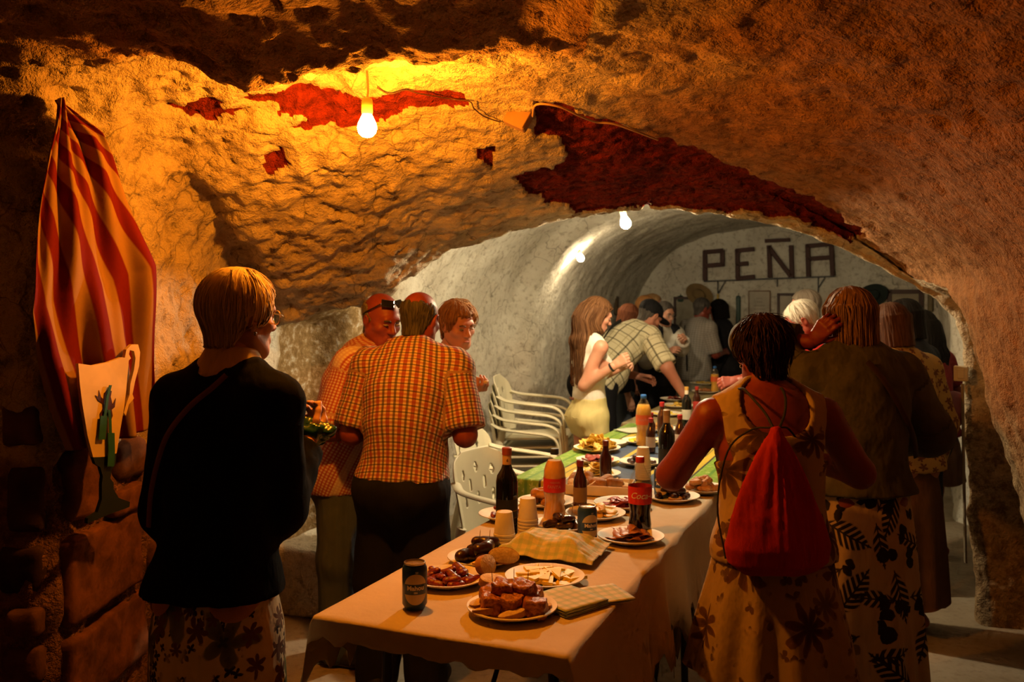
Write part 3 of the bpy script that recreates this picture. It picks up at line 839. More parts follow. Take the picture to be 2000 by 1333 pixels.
def top_mesh(B, inf=.014, sleeve=.75, hem=None, neck=.055, loose=.006, flare=.0, collar=False, straps=None, vneck=0.0, hemrx=None):
    H = B.H; lo, hi = B.box(); g = SDF(lo, hi, B.res)
    B.torso(g, inf)
    if hem is not None and hem < .5:       # body of the garment carried straight down past the hips
        r0 = .098 * H * B.bulk * B.hipw + inf; y0 = .075 * H * B.bulk * B.depth + inf
        e = np.array([0, -.01 * H, hem * H - .05]); y1 = y0 + flare
        g.cap(B.hip + np.array([0, -.01 * H, .05 * H]), e, y0, y1, .04, flat=(B.r, y0 / (r0 * 1.02)))
    if sleeve > 0: B.arms_to(g, inf, sleeve, True, .03, loose)
    G = np.meshgrid(*g.ax, indexing='ij', sparse=True)
    if collar:
        c0 = B.nb + B.u2 * .002 * H; c1 = B.hc - B.Rh @ np.array([0, .025, .135]) * B.hs
        c1 = c0 + unit(c1 - c0) * .03 * H
        g.cap(c0 - B.u2 * .02 * H, c1, .050 * H, .042 * H, .012, cutb=True)
    nr = neck * (H / 1.7)
    if neck: g.cap(B.nb - B.u2 * .005 * H + B.f2 * .01, B.hc, nr, nr, .004, 'sub')
    if vneck: g.ell(B.nb + B.f2 * vneck[0] + B.u2 * vneck[1], vneck[2], .01, 'sub', np.stack([B.r, B.f2, B.u2], 1))
    if sleeve <= 0:                         # cut arm holes
        for q in (-1, 1):
            S, E, W, a = B.arm[q]; n = unit(B.sh[q] - B.nb + B.u2 * .04); c = S - n * abs(sleeve)
            d = sum((G[i] - c[i]) * n[i] for i in range(3)); ins = np.broadcast_to(d, g.d.shape)
            ok = np.broadcast_to(sum((G[i] - (B.pt(.19))[i]) * B.u2[i] for i in range(3)) > 0, g.d.shape)
            g.d = np.where(ok, np.maximum(g.d, ins), g.d).astype(np.float32)
    if hem is not None:
        if hem < .5: p, n = np.array([0, 0, hem * H]), np.array([0, 0, 1.])
        else: p, n = B.hip + B.u1 * (hem - .52) * H, B.u1
        d = -sum((G[i] - p[i]) * n[i] for i in range(3)); g.d = np.maximum(g.d, np.broadcast_to(d, g.d.shape)).astype(np.float32)
    return g.mesh()
def trousers_mesh(B, inf=.014, hem=2.0, loose=.012, waist=.04):
    lo, hi = B.box(); hi = hi.copy(); hi[2] = B.pt(waist)[2] + .02; g = SDF(lo, hi, B.res)
    B.torso(g, inf, -1, waist + .02); B.legs_to(g, inf, hem, loose)
    G = np.meshgrid(*g.ax, indexing='ij', sparse=True); p = B.pt(waist)
    g.d = np.maximum(g.d, np.broadcast_to(sum((G[i] - p[i]) * B.u1[i] for i in range(3)), g.d.shape)).astype(np.float32)
    return g.mesh()
def skirt_mesh(B, z0, z1, prof, folds=9, amp=.012, seed=0, n=120, m=44, cx=0.0, cy=0.0):
    # prof: list of (fraction down, rx, ry)
    fr = [p[0] for p in prof]; V = []
    for j in range(m + 1):
        t = j / m; rx = np.interp(t, fr, [p[1] for p in prof]); ry = np.interp(t, fr, [p[2] for p in prof])
        a = np.linspace(0, 2 * math.pi, n, endpoint=False)
        fo = 1 + (amp * sstep(0, .8, np.array(t)) / .2) * (np.sin(a * folds + 1.3 * np.sin(a * 2 + seed)) + .5 * np.sin(a * (folds * 1.7 // 1) + 2 + seed))
        V.append(np.stack([cx + rx * fo * np.sin(a), cy - ry * fo * np.cos(a), 0 * a + z0 + (z1 - z0) * t + (.006 * np.sin(a * folds) if j == m else 0)], 1))
    V = np.concatenate(V); F_ = []
    for j in range(m):
        for i in range(n): F_.append((j * n + i, (j + 1) * n + i, (j + 1) * n + (i + 1) % n, j * n + (i + 1) % n))
    F_ = np.array(F_)
    inner = V.copy(); c = np.array([cx, cy, 0]); inner[:, :2] = c[:2] + (inner[:, :2] - c[:2]) * .975
    k = len(V); lastr = np.arange(m * n, m * n + n)
    rim = np.stack([lastr, lastr + k, np.roll(lastr, -1) + k, np.roll(lastr, -1)], 1)
    F2 = np.concatenate([F_, F_[:, ::-1] + k, rim[:, ::-1]])
    V = np.concatenate([V, inner])
    th = np.arctan2(V[:, 0] - cx, -(V[:, 1] - cy)); 
    rr = np.interp((V[:, 2] - z0) / (z1 - z0), fr, [(p[1] + p[2]) / 2 for p in prof]).mean()
    pc = np.stack([th * rr, V[:, 2], 0 * th], 1)
    return V, F2, pc
def shoe_meshes(B, parent, mat, sole):
    for q in (-1, 1):
        A, K, N = B.leg[q]; fd = unit(np.array([q * .18, 1, 0]))
        g = SDF(N - .2, N + np.array([.2, .3, .12]), .008)
        a = N + np.array([0, 0, -.045 * B.H + .045]) - fd * .045; b = a + fd * .20
        g.cap(a, b, .042, .040, .02); g.cap(a + np.array([0, 0, .03]), a + fd * .06 + np.array([0, 0, .03]), .042, .036, .03)
        G = np.meshgrid(*g.ax, indexing='ij', sparse=True); g.d = np.maximum(g.d, np.broadcast_to(.014 - G[2], g.d.shape)).astype(np.float32)
        v, f = g.mesh(); o = finish('shoe', v, f, mat, parent)
        g = SDF(N - .2, N + np.array([.2, .3, .12]), .008); g.cap(a, b, .046, .044, 0)
        g.d = np.maximum(g.d, np.broadcast_to(np.maximum(G[2] - .022, .001 - G[2]), g.d.shape)).astype(np.float32)
        v, f = g.mesh(); finish('sole', v, f, sole, o)
def tuber(pts, r, name, mat, parent, flat=1.0, up=None, n=8):
    P = cr(np.array(pts, float), 6, 0)
    return MB().tube([Vector(p) for p in P], r, n, flat, up).build(name, mat, parent, True)
def on_cloth(v, pts, back=True, off=.006, cy=0.0):
    out = []
    for x, z in pts:
        d = ((v[:, 0] - x) / .02) ** 2 + ((v[:, 2] - z) / .02) ** 2
        m = d < 2.0
        if not m.any(): m = d <= np.sort(d)[6]
        y = v[m, 1].min() - off if back else v[m, 1].max() + off
        out.append((x, y, z))
    return out
DBG = []
def on_back(v, B, pts, off=.006):
    rel = v - B.hip; lat = rel @ B.r; al = rel @ B.u2; bk = -(rel @ B.f2); out = []
    for x, h in pts:
        d = ((lat - x) / .03) ** 2 + ((al - h * B.H) / .03) ** 2; m = d < 1.5
        if not m.any(): m = d <= np.sort(d)[5]
        i = np.where(m)[0][np.argmax(bk[m])]; out.append(v[i] - B.f2 * off)
    return out
def person(label, pos, yaw, B, skin, hair=None, group=None):
    a_ = rad(yaw); w_ = np.array([pos[0] + B.hc[0] * math.cos(a_) + B.hc[1] * math.sin(a_), pos[1] - B.hc[0] * math.sin(a_) + B.hc[1] * math.cos(a_), B.hc[2]]); DBG.append((label[:40], 1000 + w_[0] / w_[1] * F, 580 - (w_[2] - CAMH) / w_[1] * F, w_[1]))
    root = empty('person', (pos[0], pos[1], 0), -rad(yaw), label, 'person', group)
    v, f = B.body_mesh(); finish('body', v, f, skin, root)
    if hair:
        st = dict(hair); mat = st.pop('mat'); lk = st.pop('locks', None); hv, hf, pc = hair_mesh(**st)
        if lk:
            sv_, sf_ = strands(hv, hf, **lk); hf = np.concatenate([hf, sf_ + len(hv)]); hv = np.concatenate([hv, sv_])
            pc = np.concatenate([pc, np.stack([np.arctan2(sv_[:, 0], -sv_[:, 1]) * .1 + np.repeat(np.random.RandomState(3).uniform(0, 1, lk['n']), len(sv_) // lk['n']), sv_[:, 2], 0 * sv_[:, 0]], 1)])
        if st['style'] in ('long',) and abs(B.hs) > 0:       # hang the tail straight down the back
            sw = sstep(-.06, -.12, hv[:, 2])
            w1 = hv * B.hs @ B.Rh.T; 
            yaw_only = rotzn(-math.atan2(B.Rh[0, 1], B.Rh[1, 1]) * -1) if False else np.eye(3)
            ang = math.atan2(-B.Rh[0, 1], B.Rh[1, 1]); Ry = rotzn(ang * .5)
            w2 = hv * B.hs @ Ry.T + np.array([0, st.get('yoff', -.0), 0]) if False else hv * B.hs @ Ry.T
            w = w1 * (1 - sw[:, None]) + w2 * sw[:, None]
        else: w = hv * B.hs @ B.Rh.T
        finish('hair', w + B.hc, hf, mat, root, pc)
    return root
def to_local(w, pos, yaw):
    a = rad(yaw); fx, fy = math.sin(a), math.cos(a); rx_, ry_ = math.cos(a), -math.sin(a)
    d = (w[0] - pos[0], w[1] - pos[1]); return np.array([d[0] * rx_ + d[1] * ry_, d[0] * fx + d[1] * fy, w[2]])
def head_pt(B, p): return B.hc + B.Rh @ (np.array(p) * B.hs)
def face(B, root, brow, iris=(.05, .03, .02), closed=.45):
    white = plain('eye_white', (.30, .25, .21), .4)
    for q in (-1, 1):
        c = head_pt(B, (q * .031, .0815, .003))
        m = MB(); n = 12
        m.lathe([(0, -.0115)] + [(.0115 * math.cos(a), .0115 * math.sin(a)) for a in np.linspace(-1.2, 1.2, 7)] + [(0, .0115)], 12)
        e = m.build('eye', white, root, True, loc=Vector(c)); e.scale = (1, 1, closed)
        e.rotation_euler = Matrix(B.Rh.tolist()).to_euler()
        d = MB().lathe([(0, 0), (.0055, 0), (.004, .002), (0, .0025)], 10, (0, 0, 0), Matrix.Rotation(-math.pi / 2, 3, 'X')).build('iris', plain('iris_dark', iris, .3), e, True, loc=(0, .0105, -.001))
        P = [head_pt(B, (q * x, y, z)) for x, y, z in ((.014, .092, .019), (.028, .092, .0255), (.045, .081, .021))]
        tuber(P, .0038, 'eyebrow', brow, root, n=6)
    m = MB().tube([Vector(head_pt(B, p)) for p in ((-.022, .0835, -.063), (-.01, .0905, -.0635), (0, .092, -.0635), (.01, .0905, -.0635), (.022, .0835, -.063))], [.002, .005, .0055, .005, .002], 8)
    m.build('lips', plain('lip_skin', (.42, .14, .11), .45), root, True)
# ------------------------------------------------------------------ fabrics
def pcxy(t):
    o = t.xyz(t.at('pc')); return o[0], o[1], t.vec(o[0], o[1], 0.0)
def weave(t, p, s=900): return t.noise(p, s, 2)
def stripe(t, x, per, duty, ph=0.0):         # 1 inside a band
    fr = t.math('FRACT', t.math('ADD', t.math('DIVIDE', x, per), ph + 50.0))
    d = t.math('ABSOLUTE', t.math('SUBTRACT', fr, .5))
    return t.math('SUBTRACT', 1.0, t.step(d, duty / 2 - .03, duty / 2 + .03))
def folds(t, p, k=.35):
    n = t.noise(t.scale(p, (1, .45, 1)), 14, 3); return t.bump(n, k, .03)
def check_fabric(name, base, bands, rough=.85):
    t = NT(name); x, y, p = pcxy(t); c = base
    for col, per, duty, ph, fx, fy in bands:
        if fx: c = t.mix(t.math('MULTIPLY', stripe(t, x, per, duty, ph), fx), c, col, 'MIX')
        if fy: c = t.mix(t.math('MULTIPLY', stripe(t, y, per, duty, ph), fy), c, col, 'MIX')
    return t.done(c, rough, folds(t, p), .15)
def plain_fabric(name, col, rough=.9, var=.25, k=.4, sheen=0.0):
    t = NT(name); x, y, p = pcxy(t); n = t.noise(p, 6, 4)
    c = t.mix(t.step(n, .3, .7), [v * (1 - var) for v in col], [v * (1 + var * .5) for v in col])
    nn = t.bump(t.noise(p, 420, 2), .25, .002, folds(t, p, k))
    return t.done(c, rough, nn, .1, Sheen_Weight=sheen)
def flower(t, p, scale, npet, size, off=(0, 0, 0), rnd=.9):
    q = t.vmath('ADD', p, off)
    wn_ = t.n('ShaderNodeTexNoise'); t.put(wn_.inputs['Vector'], q); wn_.inputs['Scale'].default_value = scale * 1.7
    q = t.vmath('ADD', q, t.vmath('SCALE', t.vmath('SUBTRACT', wn_.outputs[1], (.5, .5, .5)), .35 / scale)); vo = t.voro(q, scale, 'F1', '2D', rnd)
    wob = t.n('ShaderNodeTexNoise'); t.put(wob.inputs['Vector'], q); wob.inputs['Scale'].default_value = scale * 3
    d = t.xyz(t.vmath('SUBTRACT', q, vo.outputs['Position'])); rc = t.xyz(vo.outputs['Color'])
    r = t.math('MULTIPLY', t.math('SQRT', t.math('ADD', t.math('MULTIPLY', d[0], d[0]), t.math('MULTIPLY', d[1], d[1]))), scale)
    an = t.math('ADD', t.math('ARCTAN2', d[1], d[0]), t.math('MULTIPLY', rc[0], 6.28))
    lob = t.math('ABSOLUTE', t.math('COSINE', t.math('MULTIPLY', an, npet / 2)))
    R = t.math('MULTIPLY', t.math('ADD', .28, t.math('MULTIPLY', lob, .72)), t.math('MULTIPLY', size, t.math('ADD', .55, t.math('MULTIPLY', rc[1], .6))))
    R = t.math('ADD', R, t.math('MULTIPLY', t.math('SUBTRACT', wob.outputs[0], .5), .18))
    return t.math('SUBTRACT', 1, t.step(t.math('SUBTRACT', r, R), -.02, .03)), t.math('DIVIDE', r, R), rc
def frond(t, p, scale, off=(0, 0, 0), L=.42, W=.2, n=9):
    q = t.vmath('ADD', p, off); vo = t.voro(q, scale, 'F1', '2D', .55)
    d = t.xyz(t.vmath('SUBTRACT', q, vo.outputs['Position'])); rc = t.xyz(vo.outputs['Color'])
    a = t.math('MULTIPLY', rc[0], 6.28); ca, sa = t.math('COSINE', a), t.math('SINE', a)
    X = t.math('MULTIPLY', t.math('ADD', t.math('MULTIPLY', d[0], ca), t.math('MULTIPLY', d[1], sa)), scale)
    Y = t.math('MULTIPLY', t.math('SUBTRACT', t.math('MULTIPLY', d[1], ca), t.math('MULTIPLY', d[0], sa)), scale)
    aX = t.math('ABSOLUTE', X); f = t.math('FRACT', t.math('ADD', t.math('MULTIPLY', t.math('SUBTRACT', Y, t.math('MULTIPLY', aX, .8)), n), 20.0))
    tooth = t.math('SUBTRACT', 1, t.step(t.math('ABSOLUTE', t.math('SUBTRACT', f, .5)), .26, .32))
    yy = t.math('DIVIDE', Y, L); wid = t.math('MULTIPLY', W, t.math('SUBTRACT', 1, t.math('MULTIPLY', yy, yy)))
    ins = t.math('SUBTRACT', 1, t.step(t.math('SUBTRACT', aX, wid), -.02, .02))
    stem = t.math('MULTIPLY', t.math('SUBTRACT', 1, t.step(aX, .008, .02)), t.math('SUBTRACT', 1, t.step(t.math('ABSOLUTE', Y), L, L + .05)))
    return t.math('MAXIMUM', t.math('MULTIPLY', tooth, ins), stem)

# skirt of the blonde woman: cream with dark clusters and green blooms
t = NT('floral_skirt'); x, y, p = pcxy(t); c = (.74, .63, .40)
m, rr, rc = flower(t, p, 30, 4, .5); big = t.step(t.noise(t.scale(p, (1.6, .5, 1)), 7, 2), .46, .54)
c = t.mix(t.math('MULTIPLY', m, big), c, (.030, .015, .018))
m, rr, rc = flower(t, p, 5.2, 5, .5, (.31, .07, 0)); fc = t.mix(t.step(rr, .15, .95), (.045, .055, .02), (.16, .17, .06))
c = t.mix(t.math('MULTIPLY', m, .92), c, fc)
m, rr, rc = flower(t, p, 13, 6, .40, (.77, .43, 0)); c = t.mix(t.math('MULTIPLY', m, t.step(rc[2], .45, .5)), c, (.16, .075, .045))
FLORAL_SKIRT = t.done(c, .85, folds(t, p, .3), .15)
# dress of the woman with the red bag: sand with brown flowers
t = NT('floral_dress'); x, y, p = pcxy(t); c = (.36, .26, .14)
m, rr, rc = flower(t, p, 6.0, 8, .46, (.02, .05, 0)); c = t.mix(t.math('MULTIPLY', m, t.step(rc[2], .22, .3)), c, t.mix(t.step(rr, .2, .9), (.05, .022, .012), (.13, .06, .03)))
m, rr, rc = flower(t, p, 17, 3, .42, (.4, .2, 0)); c = t.mix(t.math('MULTIPLY', t.math('MULTIPLY', m, t.step(t.noise(p, 9, 2), .48, .56)), .9), c, (.085, .038, .02))
FLORAL_DRESS = t.done(c, .85, folds(t, p, .45), .15)
# leaf print
t = NT('leaf_print'); x, y, p = pcxy(t); c = (.46, .33, .19)
c = t.mix(frond(t, p, 4.4), c, (.022, .016, .014)); c = t.mix(frond(t, p, 5.2, (.45, .31, 0), .40, .16, 7), c, (.03, .02, .016))
m, rr, rc = flower(t, p, 11, 2, .5, (.2, .6, 0)); c = t.mix(t.math('MULTIPLY', m, t.step(rc[2], .5, .55)), c, (.022, .016, .014))
LEAF_PRINT = t.done(c, .85, folds(t, p, .5), .15)
# patterned blouse
t = NT('ochre_blouse'); x, y, p = pcxy(t); m, rr, rc = flower(t, p, 22, 5, .45); c = t.mix(m, (.42, .26, .08), (.16, .06, .03)); OCHRE = t.done(c, .85, folds(t, p), .15)

CHECK_RED = check_fabric('red_navy_check', (.58, .44, .29), [((.24, .018, .016), .027, .32, .0, .8, .55), ((.02, .018, .03), .027, .20, .5, .75, .7)])
CHECK_FINE = check_fabric('fine_red_check', (.60, .50, .46), [((.34, .03, .03), .012, .46, .0, .8, .65), ((.66, .58, .54), .12, .25, .3, .6, 0)])
PLAID = check_fabric('cream_plaid', (.58, .53, .36), [((.07, .06, .035), .085, .10, .0, .85, .85), ((.30, .25, .14), .085, .06, .35, .7, .7)])
CHECK_GREY = check_fabric('grey_check', (.34, .32, .29), [((.20, .18, .17), .022, .4, .0, .5, .5)])
BLACK_KNIT = plain_fabric('black_knit', (.006, .006, .0065), 1.0)
DARK_TROUSER = plain_fabric('dark_trousers', (.016, .016, .02), .9)
DENIM = plain_fabric('blue_jeans', (.10, .125, .16), .9, .35)
JACKET = plain_fabric('olive_denim', (.085, .080, .062), .9, .3, .8)
WHITE_TOP = plain_fabric('white_top', (.70, .67, .60), .9, .06)
CREAM_SHORTS = plain_fabric('cream_shorts', (.60, .52, .24), .9, .08, .7)
RED_CLOTH = plain_fabric('red_cloth', (.36, .018, .016), .75, .2, .5)
DARK_CLOTH = plain_fabric('dark_cloth', (.02, .02, .024), .95)
BEIGE_TROUSER = plain_fabric('beige_trousers', (.34, .30, .22), .9)
MAROON = plain_fabric('maroon_cloth', (.16, .02, .02), .9)
WHITE_SHIRT = plain_fabric('white_shirt', (.62, .60, .54), .9, .06)
BROWN_CLOTH = plain_fabric('brown_cloth', (.14, .07, .04), .9)
COLLAR = plain_fabric('beige_collar', (.55, .40, .22), .9, .1)
SK = skin_mat('skin_tan', (.44, .19, .12)); SK2 = skin_mat('skin_fair', (.52, .27, .18)); SKR = skin_mat('skin_ruddy', (.23, .046, .025)); SKD = skin_mat('skin_sunburnt', (.20, .030, .017))
STRAP = plain('brown_leather', (.16, .05, .025), .5); BLACKP = plain('black_plastic', (.012, .012, .013), .3); BLACK_STRAP = plain('black_webbing', (.012, .012, .012), .8)
# ------------------------------------------------------------------ P1 blonde woman in the black cardigan
pos, yaw = (-.735, 2.30), 14
L = lambda w: to_local(w, pos, yaw)
B = Body(1.62, .87, 1.15, lean=2, lean2=10, fem=1, sw=.76, hipw=1.05, head=(26, 4, 0), hs=.98, res=.0105,
         arms={-1: dict(to=(-.09, .24, 1.06), elbow=(-.05, -.4, -1), hand=None), 1: dict(to=L(PX(598, 868, 2.55)), elbow=(.02, -.5, -1), curl=(45, 50, 35), back=(.3, -.2, -1), thumb=.6)})
p1 = person('woman with short blonde hair in a black cardigan and floral skirt, seen from behind', pos, yaw, B, SK2, dict(style='short', vol=.010, seed=3, rough=.003, locks=dict(n=420, seed=1, steps=7, step=.016, lift=.0035, end=.0015, w=.0026), mat=hair_mat('hair_blonde', (.62, .44, .20), (.80, .62, .34))))
v, f = top_mesh(B, .017, 1.9, .515, .056, .01); finish('cardigan', v, f, BLACK_KNIT, p1, B.pc(v), .004)
sv = v
g = SDF(B.nb - .16, B.nb + .16, .006); c1 = B.hc - B.Rh @ np.array([0, .02, .10]) * B.hs
g.cap(B.nb - B.u2 * .020, B.nb + unit(c1 - B.nb) * .055, .100, .064, 0, cutb=True); g.cap(B.nb - B.u2 * .1, c1, .050, .050, .0, 'sub'); pass
v, f = g.mesh(); finish('collar', v, f, COLLAR, p1)
v, f, pc = skirt_mesh(B, .848, .16, [(0, .146, .125), (.15, .166, .150), (1, .182, .17)], 7, .006); finish('skirt', v, f, FLORAL_SKIRT, p1, pc)
tuber(on_cloth(sv, [(.055, 1.375), (.03, 1.345), (-.02, 1.30), (-.07, 1.235), (-.105, 1.16), (-.13, 1.08), (-.14, 1.0)], True, .004), .007, 'bag_strap', STRAP, p1, .35, (0, 1, 0))
P = [head_pt(B, q) for q in ((.078, -.01, .008), (.079, .03, .012), (.073, .075, .010), (.068, .092, .006))]
tuber(P, .0018, 'glasses_temple', plain('wire_metal', (.5, .45, .4), .25, metal=1), p1, n=6)
m = MB()
for q in (-1, 1):
    pts = [head_pt(B, (q * .033 + .026 * math.cos(a), .104 - .25 * abs(q * .033 + .026 * math.cos(a)), .002 + .02 * math.sin(a))) for a in np.linspace(0, 2 * math.pi, 17)]
    m.tube([Vector(a) for a in pts], .0016, 6)
m.build('glasses_frame', plain('wire_metal', (.5, .45, .4), .25, metal=1), p1, True)
MB().lathe([(0, -.006), (.004, -.004), (.005, 0), (.004, .004), (0, .006)], 10).build('earring', plain('wire_metal', (.5, .45, .4)), p1, True, loc=Vector(head_pt(B, (.084, -.008, -.046))))
# crumpled green bag she carries
gb = PX(597, 842, 2.58)
g = SDF((-.09, -.08, -.09), (.10, .08, .09), .006); g.ell((0, 0, 0), (.045, .035, .035), 0); g.ell((.03, 0, -.005), (.05, .03, .03), .02); g.ell((-.02, .0, .045), (.016, .012, .016), .015); g.cap((.02, 0, .0), (.065, 0, .015), .02, .006, .02)
v, f = g.mesh(); N = vnormals(v, f); v = v + N * (.014 * np.abs(fbm(v * 28, 3, 8)) - .006)[:, None]
o = finish('plastic_bag', v, f, plain('green_plastic', (.006, .055, .03), .22, .6), None); o.location = gb
tag(o, 'crumpled dark green plastic bag held by the blonde woman', 'bag')

# ------------------------------------------------------------------ P2 man with sunglasses on his head
pos, yaw = (-.725, 4.0), 100
L = lambda w: to_local(w, pos, yaw)
B = Body(1.60, 1.02, 1.12, lean=4, lean2=22, sw=1.0, head=(38, 18, 0), res=.0115, belly=1.0,
         arms={1: dict(to=L(Vector((-.50, 3.75, 1.0))), elbow=(.4, -.9, -.6)), -1: dict(to=L(Vector((-.46, 3.98, 1.02))), elbow=(-.5, -.8, -.6))})
p = person('man in a fine red check shirt with sunglasses pushed up on his forehead', pos, yaw, B, SKR, dict(style='ring', vol=-.002, seed=5, locks=dict(n=160, seed=2, steps=4, step=.010, lift=.002, end=.002, w=.0016), mat=hair_mat('hair_greying', (.10, .08, .06), (.20, .165, .13))))
v, f = top_mesh(B, .018, .95, .46, .054, .012, collar=True); finish('shirt', v, f, CHECK_FINE, p, B.pc(v), .004)
v, f = trousers_mesh(B, .016, 2.0, .014); finish('jeans', v, f, DENIM, p, None, .004)
shoe_meshes(B, p, plain('shoe_dark', (.03, .025, .02), .6), plain('sole_dark', (.05, .045, .04), .8))
face(B, p, plain('brow_grey', (.06, .042, .03), .8), closed=.3)
# dark lenses and frame resting on the forehead
m = MB()
for q in (-1, 1):
    M_ = Matrix((B.Rh @ rotzn(-q * .45) @ rotx(.85)).tolist())
    m.box(head_pt(B, (q * .031, .066, .098)), (.054, .005, .036), M_, .0018)
gl = m.build('sunglasses', plain('dark_lens', (.008, .008, .009), .08, .7), p)
m = MB()
for q in (-1, 1): m.tube([Vector(head_pt(B, w)) for w in ((q * .055, .05, .092), (q * .078, .02, .06), (q * .083, -.02, .03), (q * .082, -.035, .015))], .0028, 6)
m.tube([Vector(head_pt(B, w)) for w in ((-.012, .078, .100), (0, .080, .102), (.012, .078, .100))], .003, 6)
m.build('frame', BLACKP, gl, True)

# ------------------------------------------------------------------ P3 bald man in the red check shirt
pos, yaw = (-.43, 3.62), 8
B = Body(1.60, 1.0, 1.2, lean=3, lean2=22, side=2, sw=.97, head=(16, 14, 0), res=.0105, belly=1.0, stance=.062,
         arms={1: dict(to=(.17, .24, 1.02), elbow=(.35, -.7, -.9), curl=(50, 50, 30)), -1: dict(to=(-.15, .26, 1.04), elbow=(-.3, -.6, -.9), curl=(50, 50, 30))})
p = person('balding man in a red and navy check shirt with his back turned', pos, yaw, B, SKR, dict(style='ring', vol=-.003, seed=6, locks=dict(n=320, seed=3, steps=4, step=.010, lift=.002, end=.003, w=.0016), mat=hair_mat('hair_grey_dark', (.035, .031, .028), (.105, .092, .08))))
v, f = top_mesh(B, .020, .92, .535, .052, .016, collar=True); finish('shirt', v, f, CHECK_RED, p, B.pc(v), .005)
v, f = trousers_mesh(B, .018, 2.0, .022); finish('trousers', v, f, DARK_TROUSER, p, None, .005)
shoe_meshes(B, p, plain('shoe_black', (.012, .012, .014), .45), plain('sole_pale', (.30, .25, .18), .8))

# ------------------------------------------------------------------ P4 brown-haired youth facing the camera
pos, yaw = (-.475, 4.60), 112
L = lambda w: to_local(w, pos, yaw)
B = Body(1.58, .85, 1.0, lean=12, lean2=22, side=0, sw=.84, fem=.5, head=(32, 16, 4), res=.0115,
         arms={1: dict(to=L(PX(917, 760, 4.30)), elbow=(.2, -.6, -1), dir=L(PX(950, 762, 4.20)) - L(PX(917, 760, 4.30)), back=(0, 0, -1), curl=(48, 45, 30), thumb=.8), -1: dict(to=(-.16, .02, .80), elbow=(-.3, -.8, -.3))})
p = person('young person with tousled brown hair leaning out from behind the balding man', pos, yaw, B, SK, dict(style='short', vol=.006, seed=9, rough=.005, locks=dict(n=340, seed=4, steps=6, step=.016, lift=.006, end=.004, w=.003, spike=.0015, crown=(.03, -.04, .13)), mat=hair_mat('hair_brown', (.20, .085, .025), (.38, .18, .06))))
v, f = top_mesh(B, .014, 1.85, .5, .06, .008); finish('sweater', v, f, WHITE_TOP, p, B.pc(v), .004)
v, f = trousers_mesh(B, .014, 2.0, .012); finish('trousers', v, f, DARK_TROUSER, p)
shoe_meshes(B, p, plain('shoe_dark', (.03, .025, .02)), plain('sole_dark', (.05, .045, .04)))
face(B, p, plain('brow_brown', (.12, .05, .02), .8), closed=.4)
g = SDF((-.02, -.02, -.02), (.02, .02, .02), .003); g.ell((0, 0, 0), (.011, .009, .008), 0); v, f = g.mesh()
o = finish('snack_bite', v, f, plain('snack_pale', (.6, .42, .2), .8, bump=.5), None, None, .002, (90, 90, 90)); o.location = PX(948, 747, 4.19)
tag(o, 'small pale snack between the fingers of the outstretched hand', 'snack')

# ------------------------------------------------------------------ P5 girl with long hair
pos, yaw = (.50, 5.95), 66
L = lambda w: to_local(w, pos, yaw)
B = Body(1.55, .88, .95, lean=-2, lean2=4, fem=1, sw=.9, hipw=.95, head=(10, 22, 0), res=.0115, cov=0, armk=.84,
         arms={1: dict(to=L(PX(1198, 716, 5.75)), elbow=(.02, -.15, -1), curl=(55, 50, 30), thumb=.7), -1: dict(to=L(PX(1205, 722, 6.0)), elbow=(-.1, -.2, -1), curl=(55, 50, 30), thumb=.7)})
p = person('girl with long brown hair in a white sleeveless top and cream shorts', pos, yaw, B, SK2, dict(style='long', vol=.004, length=.36, seed=11, rough=.003, locks=dict(n=260, seed=5, steps=9, step=.03, lift=.004, end=.003, w=.004), mat=hair_mat('hair_chestnut', (.07, .028, .010), (.16, .075, .03))))
v, f = top_mesh(B, .009, -.01, .56, .062, 0); finish('sleeveless_top', v, f, WHITE_TOP, p, B.pc(v), .002)
v, f = trousers_mesh(B, .012, .28, .02, .075); o = finish('shorts', v, f, CREAM_SHORTS, p, None, .004)
sv = v
for q in (-1, 1):
    P = on_cloth(sv, [(q * .035, .80), (q * .065, .795), (q * .10, .80)], True, .001); tuber(P, .004, 'pocket_flap', CREAM_SHORTS, o, .6, (0, 1, 0))
S_, E_, W_, a_ = B.arm[1]; ax_ = unit(W_ - E_)
MB().lathe([(.027, -.008), (.030, -.006), (.030, .006), (.027, .008)], 18, Vector(W_ - ax_ * .012), Vector((0, 0, 1)).rotation_difference(Vector(ax_)).to_matrix()).build('watch', BLACKP, p, True)
tuber([B.pt(.07) + np.array([-.03, -.125, .0]), B.pt(.07) + np.array([.0, -.13, .0]), B.pt(.07) + np.array([.03, -.125, 0])], .009, 'belt_patch', STRAP, p, .3, (0, 1, 0))
face(B, p, plain('brow_brown', (.12, .05, .02)), closed=.3)
shoe_meshes(B, p, plain('shoe_pale', (.4, .36, .3)), plain('sole_pale', (.30, .25, .18)))

# ------------------------------------------------------------------ P6 man in plaid shirt and black cap bending over the table
pos, yaw = (.64, 7.12), 62
L = lambda w: to_local(w, pos, yaw)
B = Body(1.74, 1.08, 1.1, lean=42, lean2=12, sw=1.05, head=(-4, 34, 0), res=.014, belly=.8,
         arms={1: dict(to=L(PX(1338, 775, 6.95)), elbow=(.6, -.6, .2), curl=(30, 40, 25)), -1: dict(to=(-.12, .5, .92), elbow=(-.6, -.5, 0))})
p = person('man in a cream plaid shirt and black cap bending over the table', pos, yaw, B, SK, dict(style='short', vol=-.004, seed=14, mat=hair_mat('hair_grey_dark', (.035, .031, .028), (.105, .092, .08))))
v, f = top_mesh(B, .02, .95, .50, .054, .016, collar=True); finish('shirt', v, f, PLAID, p, B.pc(v), .004); sv = v.copy()
v, f = trousers_mesh(B, .018, 2.0, .02); finish('trousers', v, f, DARK_TROUSER, p)
